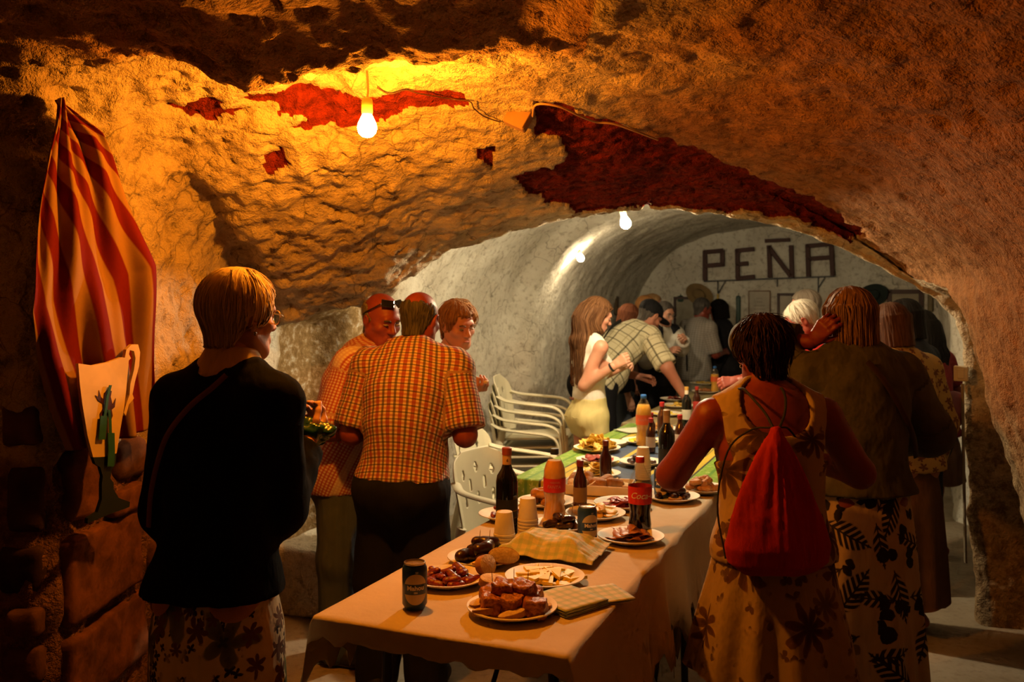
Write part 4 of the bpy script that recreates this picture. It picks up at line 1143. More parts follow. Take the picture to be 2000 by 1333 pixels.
shoe_meshes(B, p, plain('shoe_black', (.012, .012, .014)), plain('sole_dark', (.05, .045, .04)))
g = SDF((-.13, -.16, -.05), (.13, .22, .16), .007); g.ell((0, -.014, .045), (.088, .108, .086), 0)
G = np.meshgrid(*g.ax, indexing='ij', sparse=True); g.d = np.maximum(g.d, np.broadcast_to(.012 + .25 * G[1] - G[2], g.d.shape)).astype(np.float32)
g.ell((0, .12, .04), (.068, .075, .009), .008); v, f = g.mesh()
finish('cap', v * B.hs @ B.Rh.T + B.hc, f, plain_fabric('cap_black', (.012, .012, .014), .8), p)
tuber(on_back(sv, B, [(-.09, .31), (-.05, .26), (.0, .19), (.05, .12), (.10, .05), (.13, .0)], .016), .016, 'bag_strap', BLACK_STRAP, p, .25, (.4, .9, .2))

# ------------------------------------------------------------------ P7-P9 half hidden people behind him
def simple(label, pos, yaw, H, skin, hair, top, low, head=(0, 8, 0), res=.017, arms=None, bulk=1.0, fem=0, sleeve=1.85, group=None, lean=2, skirt=None, hem=.5, facep=None):
    B = Body(H, bulk, 1.05, lean=lean, lean2=8, fem=fem, head=head, res=res, arms=arms)
    p = person(label, pos, yaw, B, skin, hair, group)
    v, f = top_mesh(B, .018, sleeve, hem, .058, .012, collar=not fem); finish('top', v, f, top, p, B.pc(v), .004); B.topv = v
    if skirt:
        v, f, pc = skirt_mesh(B, .54 * H, skirt * H, [(0, .150, .12), (.3, .175, .15), (1, .2, .18)], 8, .01); finish('skirt', v, f, low, p, pc)
    else:
        v, f = trousers_mesh(B, .016, 2.0, .018); finish('trousers', v, f, low, p)
        shoe_meshes(B, p, plain('shoe_dark', (.03, .025, .02)), plain('sole_dark', (.05, .045, .04)))
    if facep: face(B, p, facep, closed=.4)
    return p, B
simple('person with dark auburn hair half hidden behind the plaid shirt', ((1211 - 1000) / F * 7.9, 7.95), 95, 1.49, SK2, dict(style='bob', vol=.0, seed=21, mat=hair_mat('hair_auburn', (.09, .025, .012), (.17, .06, .025))), DARK_CLOTH, DENIM, fem=1, head=(0, 12, 0))
simple('person with brown hair standing behind the auburn head near the end wall', ((1239 - 1000) / F * 9.1, 8.85), 120, 1.555, SK, dict(style='short', vol=.006, seed=22, mat=hair_mat('hair_brown', (.20, .085, .025), (.38, .18, .06))), BROWN_CLOTH, DARK_TROUSER)
simple('person with light brown hair between the cap and the end wall', ((1261 - 1000) / F * 9.6, 9.65), 110, 1.575, SK2, dict(style='short', vol=.004, seed=23, mat=hair_mat('hair_light_brown', (.30, .17, .07), (.46, .28, .13))), BROWN_CLOTH, DARK_TROUSER)
# ------------------------------------------------------------------ P10 man with glasses
pos, yaw = ((1289 - 1000) / F * 8.3, 8.4), 152
L = lambda w: to_local(w, pos, yaw)
p, B = simple('man with glasses in a white shirt and dark waistcoat beside the black cap', pos, yaw, 1.51, SK2, dict(style='short', vol=.0, seed=24, mat=hair_mat('hair_grey_dark', (.035, .031, .028), (.105, .092, .08))), WHITE_SHIRT, DARK_TROUSER, (-6, 14, 0), .015,
              {-1: dict(to=L(PX(1335, 664, 8.0)), elbow=(-.4, -.5, -1), curl=(50, 50, 30)), 1: dict(to=L(PX(1300, 690, 8.0)), elbow=(.4, -.5, -1))}, 1.05, facep=plain('brow_grey', (.06, .042, .03)))
v, f = top_mesh(B, .030, 0, .5, .085, 0, vneck=(.13, -.05, (.05, .10, .22))); finish('waistcoat', v, f, DARK_CLOTH, p, B.pc(v), .003)
m = MB()
for q in (-1, 1): m.tube([Vector(head_pt(B, (q * .033 + .024 * math.cos(a), .108, .002 + .018 * math.sin(a)))) for a in np.linspace(0, 2 * math.pi, 13)], .002, 6)
m.tube([Vector(head_pt(B, (-.01, .108, .006))), Vector(head_pt(B, (.01, .108, .006)))], .002, 6)
m.build('glasses', plain('wire_metal', (.5, .45, .4)), p, True)
# ------------------------------------------------------------------ P11 man in grey check shirt
pos, yaw = ((1357 - 1000) / F * 9.35, 9.35), 62
L = lambda w: to_local(w, pos, yaw)
p, B = simple('man in a grey shirt with a dark strap across his back, in profile', pos, yaw, 1.54, SKR, dict(style='short', vol=.0, seed=25, mat=hair_mat('hair_grey_dark', (.035, .031, .028), (.105, .092, .08))), CHECK_GREY, BEIGE_TROUSER, (12, 12, 0), .015,
              {1: dict(to=(.10, .30, 1.0), elbow=(.5, -.7, -.6)), -1: dict(to=(-.12, .30, 1.05), elbow=(-.6, -.6, -.6))}, 1.1, sleeve=.95, hem=.47)
tuber(on_back(B.topv, B, [(-.07, .31), (-.03, .26), (.02, .19), (.07, .11), (.11, .04), (.13, .0)], .012), .013, 'bag_strap', BLACK_STRAP, p, .25, (.3, 1, 0))
simple('dark-haired person close behind the man in the grey shirt', ((1420 - 1000) / F * 9.7, 9.75), -60, 1.52, SK, dict(style='bob', vol=.004, seed=26, mat=hair_mat('hair_black', (.005, .004, .0035), (.012, .009, .007))), DARK_CLOTH, DARK_TROUSER, fem=1)

# ------------------------------------------------------------------ P14 white-haired man in red, P15 behind him
pos, yaw = ((1632 - 1000) / F * 5.2, 5.15), -78
L = lambda w: to_local(w, pos, yaw)
p, B = simple('white-haired man in a red shirt bowing over the table', pos, yaw, 1.56, SKR, dict(style='short', vol=.0, seed=27, locks=dict(n=220, seed=8, steps=5, step=.014, lift=.003, end=.002, w=.0022), mat=hair_mat('hair_white', (.36, .32, .25), (.52, .48, .40))), RED_CLOTH, DARK_TROUSER, (0, 30, 0), .014,
              {-1: dict(to=L(PX(1445, 745, 4.95)), elbow=(-.5, -.6, -.8), curl=(50, 50, 30)), 1: dict(to=L(PX(1420, 752, 5.2)), elbow=(.4, -.6, -.8), curl=(50, 50, 30))}, 1.08, sleeve=.9, lean=10, facep=plain('brow_grey', (.06, .042, .03)))
simple('grey-haired man whose head shows just above the white-haired man', ((1612 - 1000) / F * 5.9, 6.0), -70, 1.60, SK, dict(style='short', vol=.0, seed=28, mat=hair_mat('hair_greying', (.10, .08, .06), (.20, .165, .13))), DARK_CLOTH, DARK_TROUSER, (0, 10, 0), .015)

# ------------------------------------------------------------------ P16-P18 women along the right wall
simple('woman with a reddish brown bob and ochre blouse behind the olive jacket', ((1756 - 1000) / F * 4.35, 4.30), -20, 1.52, SK, dict(style='bob', vol=.0, seed=29, mat=hair_mat('hair_auburn_light', (.05, .016, .006), (.11, .045, .018))), OCHRE, BROWN_CLOTH, (-14, 8, 0), .014, None, 1.05, 1, skirt=.1)
simple('woman with dark hair between the bob and the long-haired woman', ((1784 - 1000) / F * 5.0, 4.95), -40, 1.53, SK, dict(style='bob', vol=.006, seed=30, mat=hair_mat('hair_black', (.005, .004, .0035), (.012, .009, .007))), DARK_CLOTH, DARK_TROUSER, (0, 5, 0), .015, None, 1.0, 1)
pos, yaw = ((1832 - 1000) / F * 5.4, 5.5), -28
p, B = simple('woman with long black hair in maroon beside the whitewashed right wall', pos, yaw, 1.46, SKD, dict(style='long', vol=.01, length=.30, seed=31, mat=hair_mat('hair_black', (.005, .004, .0035), (.012, .009, .007))), MAROON, BROWN_CLOTH, (-6, 4, 0), .014,
              {1: dict(to=(.16, .22, .95), elbow=(1, -.5, -.4)), -1: dict(to=(-.16, .25, 1.0), elbow=(-.5, -.6, -.5))}, 1.0, 1, sleeve=.7, skirt=.32)
g = SDF((-.2, -.16, -.2), (.2, .16, .2), .012); g.ell((0, 0, 0), (.085, .04, .10), 0); v, f = g.mesh()
o = finish('handbag', v, f, plain('maroon_leather', (.13, .012, .012), .5), None, None, .006); w_ = PX(1862, 800, 5.1); o.location = w_
tag(o, 'dark red handbag tucked under the arm of the long-haired woman', 'handbag')

# ------------------------------------------------------------------ P13 woman in the olive jacket
pos, yaw = (1.30, 3.45), -6
L = lambda w: to_local(w, pos, yaw)
B = Body(1.58, 1.10, 1.15, lean=2, lean2=8, fem=1, sw=1.08, hipw=1.02, head=(-6, 4, 0), res=.0105,
         arms={-1: dict(to=L(PX(1586, 668, 3.52)), elbow=(-.9, .3, -.7), dir=L(PX(1622, 626, 3.44)) - L(PX(1586, 668, 3.52)), back=(-.5, -.8, .3), curl=(20, 40, 30), thumb=.3), 1: dict(to=(.16, .24, .98), elbow=(1, -.5, -.4), hand=None)})
p = person('woman in an olive jacket and leaf-print skirt with one hand raised to her neck', pos, yaw, B, SKD, dict(style='bob', vol=.004, seed=33, rough=.003, locks=dict(n=380, seed=6, steps=8, step=.022, lift=.004, end=.002, w=.0032), mat=hair_mat('hair_dark_blonde', (.12, .055, .022), (.30, .17, .075))))
v, f = top_mesh(B, .024, 1.8, .53, .056, .014, collar=True); finish('jacket', v, f, JACKET, p, B.pc(v), .006); sv = v
v, f, pc = skirt_mesh(B, .852, .08, [(0, .178, .15), (.2, .20, .175), (1, .25, .22)], 11, .010, 3); finish('skirt', v, f, LEAF_PRINT, p, pc)
tuber(on_cloth(sv, [(-.02, 1.33), (.03, 1.26), (.09, 1.16), (.15, 1.06), (.19, .97)], True, .004), .011, 'bag_strap', plain('strap_dark_brown', (.03, .012, .008), .6), p, .3, (0, 1, 0))

# ------------------------------------------------------------------ P12 woman in the floral dress
pos, yaw = (.82, 2.90), -4
L = lambda w: to_local(w, pos, yaw)
B = Body(1.475, 1.14, 1.12, lean=3, lean2=8, fem=1, sw=1.10, hipw=1.05, head=(-8, 6, 0), hs=1.05, res=.010, cov=0, armk=1.08,
         arms={-1: dict(to=(-.12, .20, 1.12), elbow=(-.85, -.7, -.35), curl=(50, 50, 30)), 1: dict(to=(.16, .24, 1.02), elbow=(1, -.6, -.4), curl=(50, 50, 30))})
p12 = person('woman in a sleeveless brown floral dress with short dark hair, seen from behind', pos, yaw, B, SKD, dict(style='short', vol=.008, seed=35, rough=.006, locks=dict(n=520, seed=7, steps=5, step=.014, lift=.006, end=.006, w=.0026, spike=.0035), mat=hair_mat('hair_dark_brown', (.016, .007, .005), (.05, .022, .012))))
v, f = top_mesh(B, .014, -.015, .505, 0, 0, vneck=(-.075, -.045, (.108, .10, .12))); finish('dress_bodice', v, f, FLORAL_DRESS, p12, B.pc(v), .003); bod = v
v, f, pc = skirt_mesh(B, .83, .40, [(0, .172, .15), (.3, .195, .175), (1, .262, .24)], 9, .011, 1); finish('dress_skirt', v, f, FLORAL_DRESS, p12, pc)
v, f, pc = skirt_mesh(B, .6, .05, [(0, .16, .14), (1, .225, .21)], 12, .012, 2); finish('underskirt', v, f, FLORAL_DRESS, p12, pc)
MB().lathe([(0, -.006), (.004, -.004), (.005, 0), (.004, .004), (0, .006)], 10).build('earring', plain('wire_metal', (.5, .45, .4)), p12, True, loc=Vector(head_pt(B, (-.084, -.008, -.05))))
# red drawstring bag on her back
R_ = rotz(-rad(yaw))
def w12(q): return R_ @ Vector(q) + Vector((pos[0], pos[1], 0))
bag = empty('drawstring_bag', w12((-.055, -.185, .755)), -rad(yaw), 'red drawstring bag hanging on the back of the woman in the floral dress', 'bag')
g = SDF((-.22, -.13, -.06), (.22, .12, .48), .007)
zs = [0, .03, .08, .16, .26, .34, .40, .43]; wx = [.105, .150, .158, .140, .100, .060, .026, .016]; wy = [.055, .085, .088, .075, .055, .040, .024, .016]
def bagf(X, Y, Z):
    rx_ = np.interp(Z, zs, wx); ry_ = np.interp(Z, zs, wy); th = np.arctan2(X, -Y)
    fo = 1 + .07 * sstep(.05, .30, Z) * np.sin(th * 13 + 1.5 * np.sin(3 * th)) + .03 * np.sin(th * 5 + Z * 9)
    return np.maximum((np.sqrt((X / rx_) ** 2 + (Y / ry_) ** 2) / fo - 1) * np.minimum(rx_, ry_), np.maximum(-Z, Z - .43))
g.func((-.2, -.12, -.04), (.2, .12, .46), bagf)
v, f = g.mesh(); finish('bag_body', v, f, RED_CLOTH, bag, None, .003, (20, 20, 14))
for q in (-1, 1):
    top_ = [(q * .010, 0, .425), (.012 + q * .030, .045, .462), (.013 + q * .05, .095, .498), (.013 + q * .06, .15, .522), (.013 + q * .065, .19, .52)]
    tuber(top_, .0042, 'cord', BLACK_STRAP, bag)
    tuber([(q * .012, .005, .425), (q * .06, .055, .41), (q * .115, .10, .34), (q * .15, .09, .18), (q * .14, .04, .03)], .003, 'cord', BLACK_STRAP, bag)
# ------------------------------------------------------------------ tables and cloths
STEEL = plain('black_steel', (.014, .013, .013), .4)
TOPM = plain('table_board', (.30, .24, .17), .6)
def table(u0, u1, v0, v1, label):
    r = empty('folding_table', UV((u0 + u1) / 2, (v0 + v1) / 2), math.atan2(AX[1], AX[0]), label, 'table', 'folding tables in a row')
    L, Wd = u1 - u0, v1 - v0
    MB().box((0, 0, TZ - .018), (L, Wd, .028), None, .006).build('tabletop', TOPM, r)
    for sx in (-1, 1):
        for sy in (-1, 1):
            MB().tube([(sx * (L / 2 - .16), sy * (Wd / 2 - .10), TZ - .03), (sx * (L / 2 - .16), sy * (Wd / 2 - .08), 0)], .014, 10).build('leg', STEEL, r, True)
        MB().tube([(sx * (L / 2 - .16), -(Wd / 2 - .09), .32), (sx * (L / 2 - .16), (Wd / 2 - .09), .32)], .009, 8).build('crossbar', STEEL, r, True)
        MB().tube([(sx * (L / 2 - .16), 0, .32), (sx * (L / 2 - .55), 0, TZ - .04)], .007, 8).build('brace', STEEL, r, True)
    return r
def cloth(name, u0, u1, v0, v1, drop, mat, label, seed=0, z=TZ, ragged=.0, th=.0015):
    # drop: (near, far, left, right) overhangs
    nd, fd, ld, rd = drop
    L, Wd = u1 - u0, v1 - v0
    def axis(a, b, d0, d1, n): return np.concatenate([np.linspace(-d0, 0, 10)[:-1] + a if d0 > 0 else [], np.linspace(a, b, n), np.linspace(0, d1, 10)[1:] + b if d1 > 0 else []])
    us = axis(0, L, nd, fd, 90); vs = axis(0, Wd, ld, rd, 40)
    Ug, Vg = np.meshgrid(us, vs, indexing='ij')
    P = np.stack([Ug, Vg, 0 * Ug], -1).reshape(-1, 3)
    rg = 1 + ragged * fbm(P * 26, 3, seed) 
    over = lambda x, lo, hi: (np.maximum(lo - x, 0), np.maximum(x - hi, 0))
    un, uf = over(Ug.ravel(), 0, L); vl, vr = over(Vg.ravel(), 0, Wd)
    un, uf, vl, vr = un * rg, uf * rg, vl * rg, vr * rg
    down = np.maximum.reduce([un, uf, vl, vr]); both = np.minimum(un + uf, vl + vr)
    wave = .016 * np.sin(Ug.ravel() * 17 + 2 * np.sin(Ug.ravel() * 5 + seed)) + .01 * fbm(P * 6, 2, seed + 3)
    wave2 = .010 * np.sin(Vg.ravel() * 19 + seed)
    sl = .10; k = np.clip(down / .2, 0, 1)
    x = np.clip(Ug.ravel(), 0, L) + (uf - un) * sl + np.sign(uf - un) * (wave2 * k + .006) * (un + uf > 0)
    y = np.clip(Vg.ravel(), 0, Wd) + (vr - vl) * sl + np.sign(vr - vl) * (wave * k + .006) * (vl + vr > 0)
    zz = z - down - both * .35 + .0016 * fbm(P * 5, 3, seed + 7) * (down == 0)
    zz = np.where((down > 0) & (down < .012), z - down * .6, zz)
    org = UV(u0, v0); V = np.stack([AX[0] * x + RX[0] * y, AX[1] * x + RX[1] * y, zz], 1)
    nU, nV = len(us), len(vs); gi, gj = np.meshgrid(np.arange(nU - 1), np.arange(nV - 1), indexing='ij'); a = (gi * nV + gj).ravel()
    me = mesh_from(name, V, np.stack([a, a + 1, a + nV + 1, a + nV], 1)[:, ::-1])
    attr(me, 'pc', np.stack([Vg.ravel() + v0, Ug.ravel() + u0, 0 * Ug.ravel()], 1))
    o = obj(name, me, None, mat, loc=org)
    md = o.modifiers.new('thickness', 'SOLIDIFY'); md.thickness = th; md.offset = 1
    return tag(o, label, 'tablecloth')
t = NT('paper_cloth'); o_ = t.oc(); n = t.noise(o_, 5, 4)
PAPER = t.done(t.mix(t.step(n, .3, .7), (.54, .44, .30), (.60, .50, .36)), .9, t.bump(t.noise(o_, 9, 4), .25, .02, t.bump(t.noise(o_, 300, 2), .15, .002)), .15)
t = NT('striped_oilcloth'); x, y, p = pcxy(t)
dv = t.math('ABSOLUTE', t.math('SUBTRACT', x, -1.17))        # distance from the middle of the cloth
n = t.noise(p, 25, 3)
c = t.mix(t.step(n, .4, .6), (.055, .085, .15), (.075, .11, .18))
def band(c, a, b, col): return t.mix(t.math('MULTIPLY', t.step(dv, a - .003, a + .003), t.math('SUBTRACT', 1, t.step(dv, b - .003, b + .003))), c, col)
c = band(c, .10, .125, (.55, .42, .06)); c = band(c, .215, .30, (.58, .42, .05)); c = band(c, .255, .262, (.10, .10, .05)); c = band(c, .30, .31, (.05, .05, .03))
m_, rr, rc = flower(t, p, 24, 5, .35)
c = band(c, .31, .75, t.mix(t.math('MULTIPLY', m_, .6), (.20, .36, .04), (.50, .60, .20))); c = band(c, .365, .38, (.10, .26, .04))
OIL = t.done(c, .35, t.bump(t.noise(p, 30, 3), .15, .01), .5)
t = NT('ochre_cloth'); x, y, p = pcxy(t)
c = t.mix(stripe(t, x, .16, .35), (.30, .24, .11), (.22, .15, .07)); c = t.mix(stripe(t, y, .30, .08), c, (.38, .33, .2)); OCHRE_CLOTH = t.done(c, .6, folds(t, p, .2), .3)
V0, V1 = -1.39, -.695
table(2.03, 3.84, V0 + .01, V1 - .01, 'nearest folding table with black legs under white paper')
table(3.90, 5.80, -1.58, -.76, 'folding table under the striped oilcloth')
table(5.86, 7.30, -1.64, -.82, 'folding table under the ochre cloth, beyond the oilcloth')
table(7.36, 8.80, -1.64, -.82, 'farthest folding table near the end wall')
cloth('paper_tablecloth', 2.0, 3.88, V0, V1, (.055, .0, .16, .30), PAPER, 'white paper tablecloth with a torn edge on the nearest table', 2, ragged=.30)
cloth('striped_oilcloth', 3.86, 5.83, -1.61, -.73, (.10, .05, .06, .14), OIL, 'blue, yellow and green striped oilcloth on the second table', 4, TZ + .003)
cloth('ochre_tablecloth', 5.84, 7.33, -1.66, -.80, (.04, .0, .16, .16), OCHRE_CLOTH, 'dull ochre tablecloth beyond the striped oilcloth', 5, TZ + .001)
cloth('ochre_tablecloth', 7.34, 8.83, -1.66, -.80, (.0, .16, .16, .16), OCHRE_CLOTH, 'dull ochre tablecloth on the farthest table by the end wall', 6, TZ + .001)

# ------------------------------------------------------------------ crockery, bottles, cans
ZT = TZ + .004
random.seed(7)
PLATE_M = plain('paper_plate', (.74, .68, .56), .55, bump=.1)
def plate_mesh(r=.112):
    return MB().lathe([(0, 0), (r * .62, 0), (r * .70, .003), (r * .88, .014), (r, .017), (r, .020), (r * .88, .0175), (r * .68, .0065), (r * .60, .004), (0, .004)], 40).mesh('plate', True)
_pm = plate_mesh(); fix_normals(_pm); sharp(_pm, 60); _pm.materials.append(PLATE_M)
PLATES = {}
def plate(key, x, y, label, r=.112, z=ZT):
    c = ON(x, y, z); o = bpy.data.objects.new('paper_plate', _pm); C.objects.link(o); o.location = c; s_ = r / .112; o.scale = (s_, s_, 1)
    tag(o, label, 'plate', 'paper plates on the tables'); PLATES[key] = c
    return c
def sdfmesh(name, lo, hi, h, build, amp=0.0, fr=40, seed=0):
    g = SDF(lo, hi, h); build(g); v, f = g.mesh()
    if amp: v = v + vnormals(v, f) * (amp * fbm(v * fr, 3, seed))[:, None]
    return mesh_from(name, v, f)
def rbox(hx, hy, hz, r):
    def fn(X, Y, Z):
        a, b, c_ = np.abs(X) - hx + r, np.abs(Y) - hy + r, np.abs(Z) - hz + r
        return np.sqrt(np.maximum(a, 0) ** 2 + np.maximum(b, 0) ** 2 + np.maximum(c_, 0) ** 2) + np.minimum(np.maximum(np.maximum(a, b), c_), 0) - r
    return lambda g: g.func((-hx, -hy, -hz), (hx, hy, hz), fn)
def chip_mesh(seed, r=.028):
    rnd = random.Random(seed); n = 16; V = []; th = .0012
    for k, z0 in ((0, 0), (1, th)):
        V.append((0, 0, z0))
        for ring in (.5, 1.0):
            for i in range(n):
                a = 2 * math.pi * i / n; rr_ = r * ring * (1 + .12 * math.sin(2 * a + seed) + .05 * math.sin(5 * a + seed * 2)); x, y = rr_ * math.cos(a), rr_ * .8 * math.sin(a)
                V.append((x, y, z0 + (x * x - y * y * .8) * 14 * r / .028 * .5 + .0012 * math.sin(7 * a + seed)))
    m = 1 + 2 * n; F_ = []
    for k in (0, 1):
        o = k * m; q = []
        for i in range(n):
            j = (i + 1) % n; q.append((o, o + 1 + i, o + 1 + j)); q.append((o + 1 + i, o + 1 + n + i, o + 1 + n + j, o + 1 + j))
        F_ += [t_[::-1] for t_ in q] if k == 0 else q
    for i in range(n): j = (i + 1) % n; F_.append((1 + n + i, 1 + n + j, m + 1 + n + j, m + 1 + n + i))
    return mesh_from('chip', V, F_)
def food(name, col, rough=.6, col2=None, vs=60, bump=.5, spec=.4):
    t = NT(name); o = t.oc(); n = t.noise(o, vs, 4); c2 = col2 or [x * .5 for x in col]
    return t.done(t.mix(t.step(n, .35, .65), c2, col), rough, t.bump(t.noise(o, vs * 2, 3), bump, .004), spec)
F_MEAT = food('glazed_meat', (.50, .19, .055), .45, (.24, .06, .018), 80, .9, .45)
F_BREAD = food('bread_crumb', (.72, .56, .34), .9, (.58, .40, .20), 90, .9); F_CRUST = food('bread_crust', (.40, .19, .055), .7, (.28, .12, .035), 40)
F_CHORIZO = food('chorizo', (.26, .025, .012), .35, (.12, .012, .008), 120, .3, .6); F_BLACK = food('blood_sausage', (.045, .012, .010), .3, (.02, .007, .006), 60, .3, .6)
F_CHEESE = food('cheese', (.95, .78, .10), .5, (.88, .66, .06), 20, .1); F_CHIP = food('potato_chip', (.80, .55, .10), .5, (.66, .40, .05), 50, .2)
F_HAM = food('cured_ham', (.42, .06, .03), .4, (.26, .03, .02), 40, .3, .5); F_PORK = food('fried_slices', (.50, .22, .07), .5, (.34, .12, .04), 40, .5)
F_FRIED = food('fried_batter', (.52, .26, .07), .6, (.36, .15, .04), 50, .9)
ME = {}
def reg(key, me, mats, name=None):
    me.materials.clear()
    for m in mats: me.materials.append(m)
    ME[key] = me
for k in range(3):
    reg('chunk%d' % k, sdfmesh('chunk', (-.04, -.04, -.035), (.04, .04, .035), .0045, rbox(.025 - .002 * k, .022 + .002 * k, .02, .006), .0045, 75, k), [F_MEAT])
    reg('sausage%d' % k, sdfmesh('sausage', (-.06, -.03, -.03), (.06, .03, .03), .004, lambda g, k=k: (g.cap((-.022, -.004 * k, 0), (0, .003, .0), .0135, .0145, .004), g.cap((0, .003, 0), (.022, -.004, 0), .0145, .013, .004)), .0012, 60, k), [F_BLACK])
    reg('chor%d' % k, sdfmesh('chorizo', (-.04, -.03, -.02), (.04, .03, .02), .0035, lambda g, k=k: g.cap((-.014 + .002 * k, 0, 0), (.014, .003 * k, 0), .011, .0105, .003, flat=((0, 0, 1), 1.35)), .001, 80, k), [F_CHORIZO])
    reg('fried%d' % k, sdfmesh('fried', (-.05, -.04, -.035), (.05, .04, .035), .0045, lambda g, k=k: (g.ell((-.008, 0, 0), (.022, .018, .015), 0), g.ell((.014, .004 * k, 0), (.016, .015, .013), .01)), .0045, 60, k), [F_FRIED])
    reg('chip%d' % k, chip_mesh(k), [F_CHIP])
    reg('ham%d' % k, chip_mesh(k + 10, .03), [F_HAM]); reg('pork%d' % k, chip_mesh(k + 20, .032), [F_PORK])
    # bread: slice with darker crust ring
    m = MB().lathe([(0, -.008), (.029, -.008), (.031, -.007), (.0315, 0), (.031, .007), (.029, .008), (0, .008)], 26, (0, 0, 0), None, 1.12, .60 + .05 * k); bm_ = m.mesh('bread_slice', True); fix_normals(bm_); sharp(bm_)
    bm_.materials.append(F_BREAD); bm_.materials.append(F_CRUST)
    for p_ in bm_.polygons:
        if abs(p_.normal.z) < .8: p_.material_index = 1
    ME['slice%d' % k] = bm_
    reg('crust%d' % k, sdfmesh('bread_piece', (-.05, -.04, -.035), (.05, .04, .035), .0045, lambda g, k=k: (g.cap((-.018, 0, 0), (.018, .002 * k, 0), .019, .021, .004), g.func((-.05, -.04, -.03), (.05, .04, .03), lambda X, Y, Z: Z * .9 + X * .3 - .012 + 0 * Y, 0, 'sub') if False else None), .0015, 50, k), [F_CRUST])
    wed = MB().prism([(-.03, -.012), (.03, 0), (-.03, .012)], -.003, .003); wm = wed.mesh('cheese_wedge'); fix_normals(wm); reg('cheese%d' % k, wm, [F_CHEESE])
def put(name, key, loc, rot, label, cat, group, s=1.0):
    me = ME[key + str(random.randint(0, 2))]
    o = bpy.data.objects.new(name, me); C.objects.link(o); o.location = loc; o.rotation_euler = rot; o.scale = (s, s, s)
    return tag(o, label, cat, group)
def pile(name, key, c, n, label, cat, group, R=.075, layer=.012, tilt=.4, s=1.0, per=7, z0=.012, flatrot=True):
    k = 0; lev = 0
    while k < n:
        m = min(per, n - k); rr_ = R * (1 - .22 * lev)
        for i in range(m):
            a = 2.4 * (k + i) + lev; q = rr_ * math.sqrt((i + .35) / m)
            put(name, key, c + Vector((q * math.cos(a), q * math.sin(a), z0 + lev * layer + random.uniform(0, .002))),
                (random.uniform(-tilt, tilt), random.uniform(-tilt, tilt), random.uniform(0, 6.28)), label, cat, group, s * random.uniform(.9, 1.1))
        k += m; lev += 1; per = max(3, per - 2)
PICK = plain('toothpick_wood', (.45, .30, .14), .7)
_pk = MB().tube([(0, 0, 0), (0, 0, .05), (0, 0, .056)], [.0009, .0011, .0003], 6).mesh('toothpick', True); _pk.materials.append(PICK)
def pick(loc, label, group, tilt=.12):
    o = bpy.data.objects.new('toothpick', _pk); C.objects.link(o); o.location = loc; o.rotation_euler = (random.uniform(-tilt, tilt), random.uniform(-tilt, tilt), 0); tag(o, label, 'toothpick', group)

# nearest plate: toasts with glazed meat
c = plate('near', 1000, 1196, 'nearest paper plate, holding chunks of glazed meat on toothpicks', .118)
for i, (dx, dy, dz) in enumerate([(-.055, .035, .024), (.005, .05, .024), (.055, .02, .024), (.0, -.03, .026), (-.055, -.02, .022), (.06, -.045, .022), (-.02, .012, .05), (.03, .005, .05)]):
    put('meat_chunk', 'chunk', c + Vector((dx, dy, dz + .004)), (random.uniform(-.2, .2), random.uniform(-.2, .2), random.uniform(0, 3)), 'chunk of glazed meat piled on the nearest plate', 'meat', 'meat chunks on the nearest plate', 1.15)
for dx, dy in ((-.07, -.045), (.0, -.075), (.075, .0), (-.085, .01)):
    put('bread_slice', 'slice', c + Vector((dx, dy, .017)), (random.uniform(-.25, .25), random.uniform(-.25, .25), random.uniform(0, 3)), 'small slice of bread under the meat on the nearest plate', 'bread', 'bread slices on the nearest plate', 1.0)
for dx, dy in ((-.05, .03), (.005, .048), (.04, .03)): pick(c + Vector((dx, dy, .045)), 'wooden toothpick stuck in the meat on the nearest plate', 'toothpicks in the nearest plate')
c = plate('chor', 875, 1138, 'paper plate of red chorizo pieces beside the near blue can', .108)
pile('chorizo_piece', 'chor', c, 22, 'piece of red chorizo on the plate beside the near blue can', 'sausage', 'chorizo pieces by the near can', .078, .012, .4, 1.15, 15)
c = plate('black', 942, 1098, 'paper plate of dark sausages in front of the cup stack', .108)
pile('blood_sausage', 'sausage', c, 9, 'dark glossy sausage on the plate in front of the cup stack', 'sausage', 'dark sausages before the cups', .065, .026, .25, 1.4, 7, .022)
pile('bread_slice', 'slice', c, 3, 'flat slice of bread under the dark sausages before the cups', 'bread', 'bread under the dark sausages', .085, .01, .1, 1.0, 3, .012)
for dx in (-.01, .02): pick(c + Vector((dx, .0, .045)), 'wooden toothpick stuck in the dark sausages before the cups', 'toothpicks in the dark sausages')
for i, (x, y, dz, rx_, rz_) in enumerate(((948, 1124, .038, 1.25, 1.1), (984, 1106, .040, 1.2, .2), (962, 1142, .016, .3, .8))):
    put('bread_slice', 'slice', ON(x, y + 10, ZT) + Vector((0, .02, dz)), (rx_, .15, rz_), ['upright bread slice leaning to the left among the near plates', 'upright bread slice leaning against the dark sausages', 'bread slice lying just behind the nearest plate'][i], 'bread', None, 1.35)
c = plate('cheese', 1064, 1136, 'paper plate of pale cheese wedges beside the nearest plate', .115)
pile('cheese_wedge', 'cheese', c, 36, 'pale yellow cheese wedge on the plate beside the nearest plate', 'cheese', 'cheese wedges on the near plate', .085, .007, .12, 1.35, 14, .010)
c = plate('p5', 990, 1012, 'paper plate half hidden behind the near wine bottle', .105)
pile('chorizo_piece', 'chor', c, 12, 'piece of chorizo on the plate behind the near wine bottle', 'sausage', 'chorizo behind the wine bottle', .065, .013)
c = plate('p6', 1068, 986, 'paper plate of fried pieces behind the near orange bottle', .115)
pile('fried_bite', 'fried', c, 13, 'golden fried bite on the plate behind the near orange bottle', 'fritter', 'fried bites behind the orange bottle', .07, .024, .4, 1.05, 7, .02)
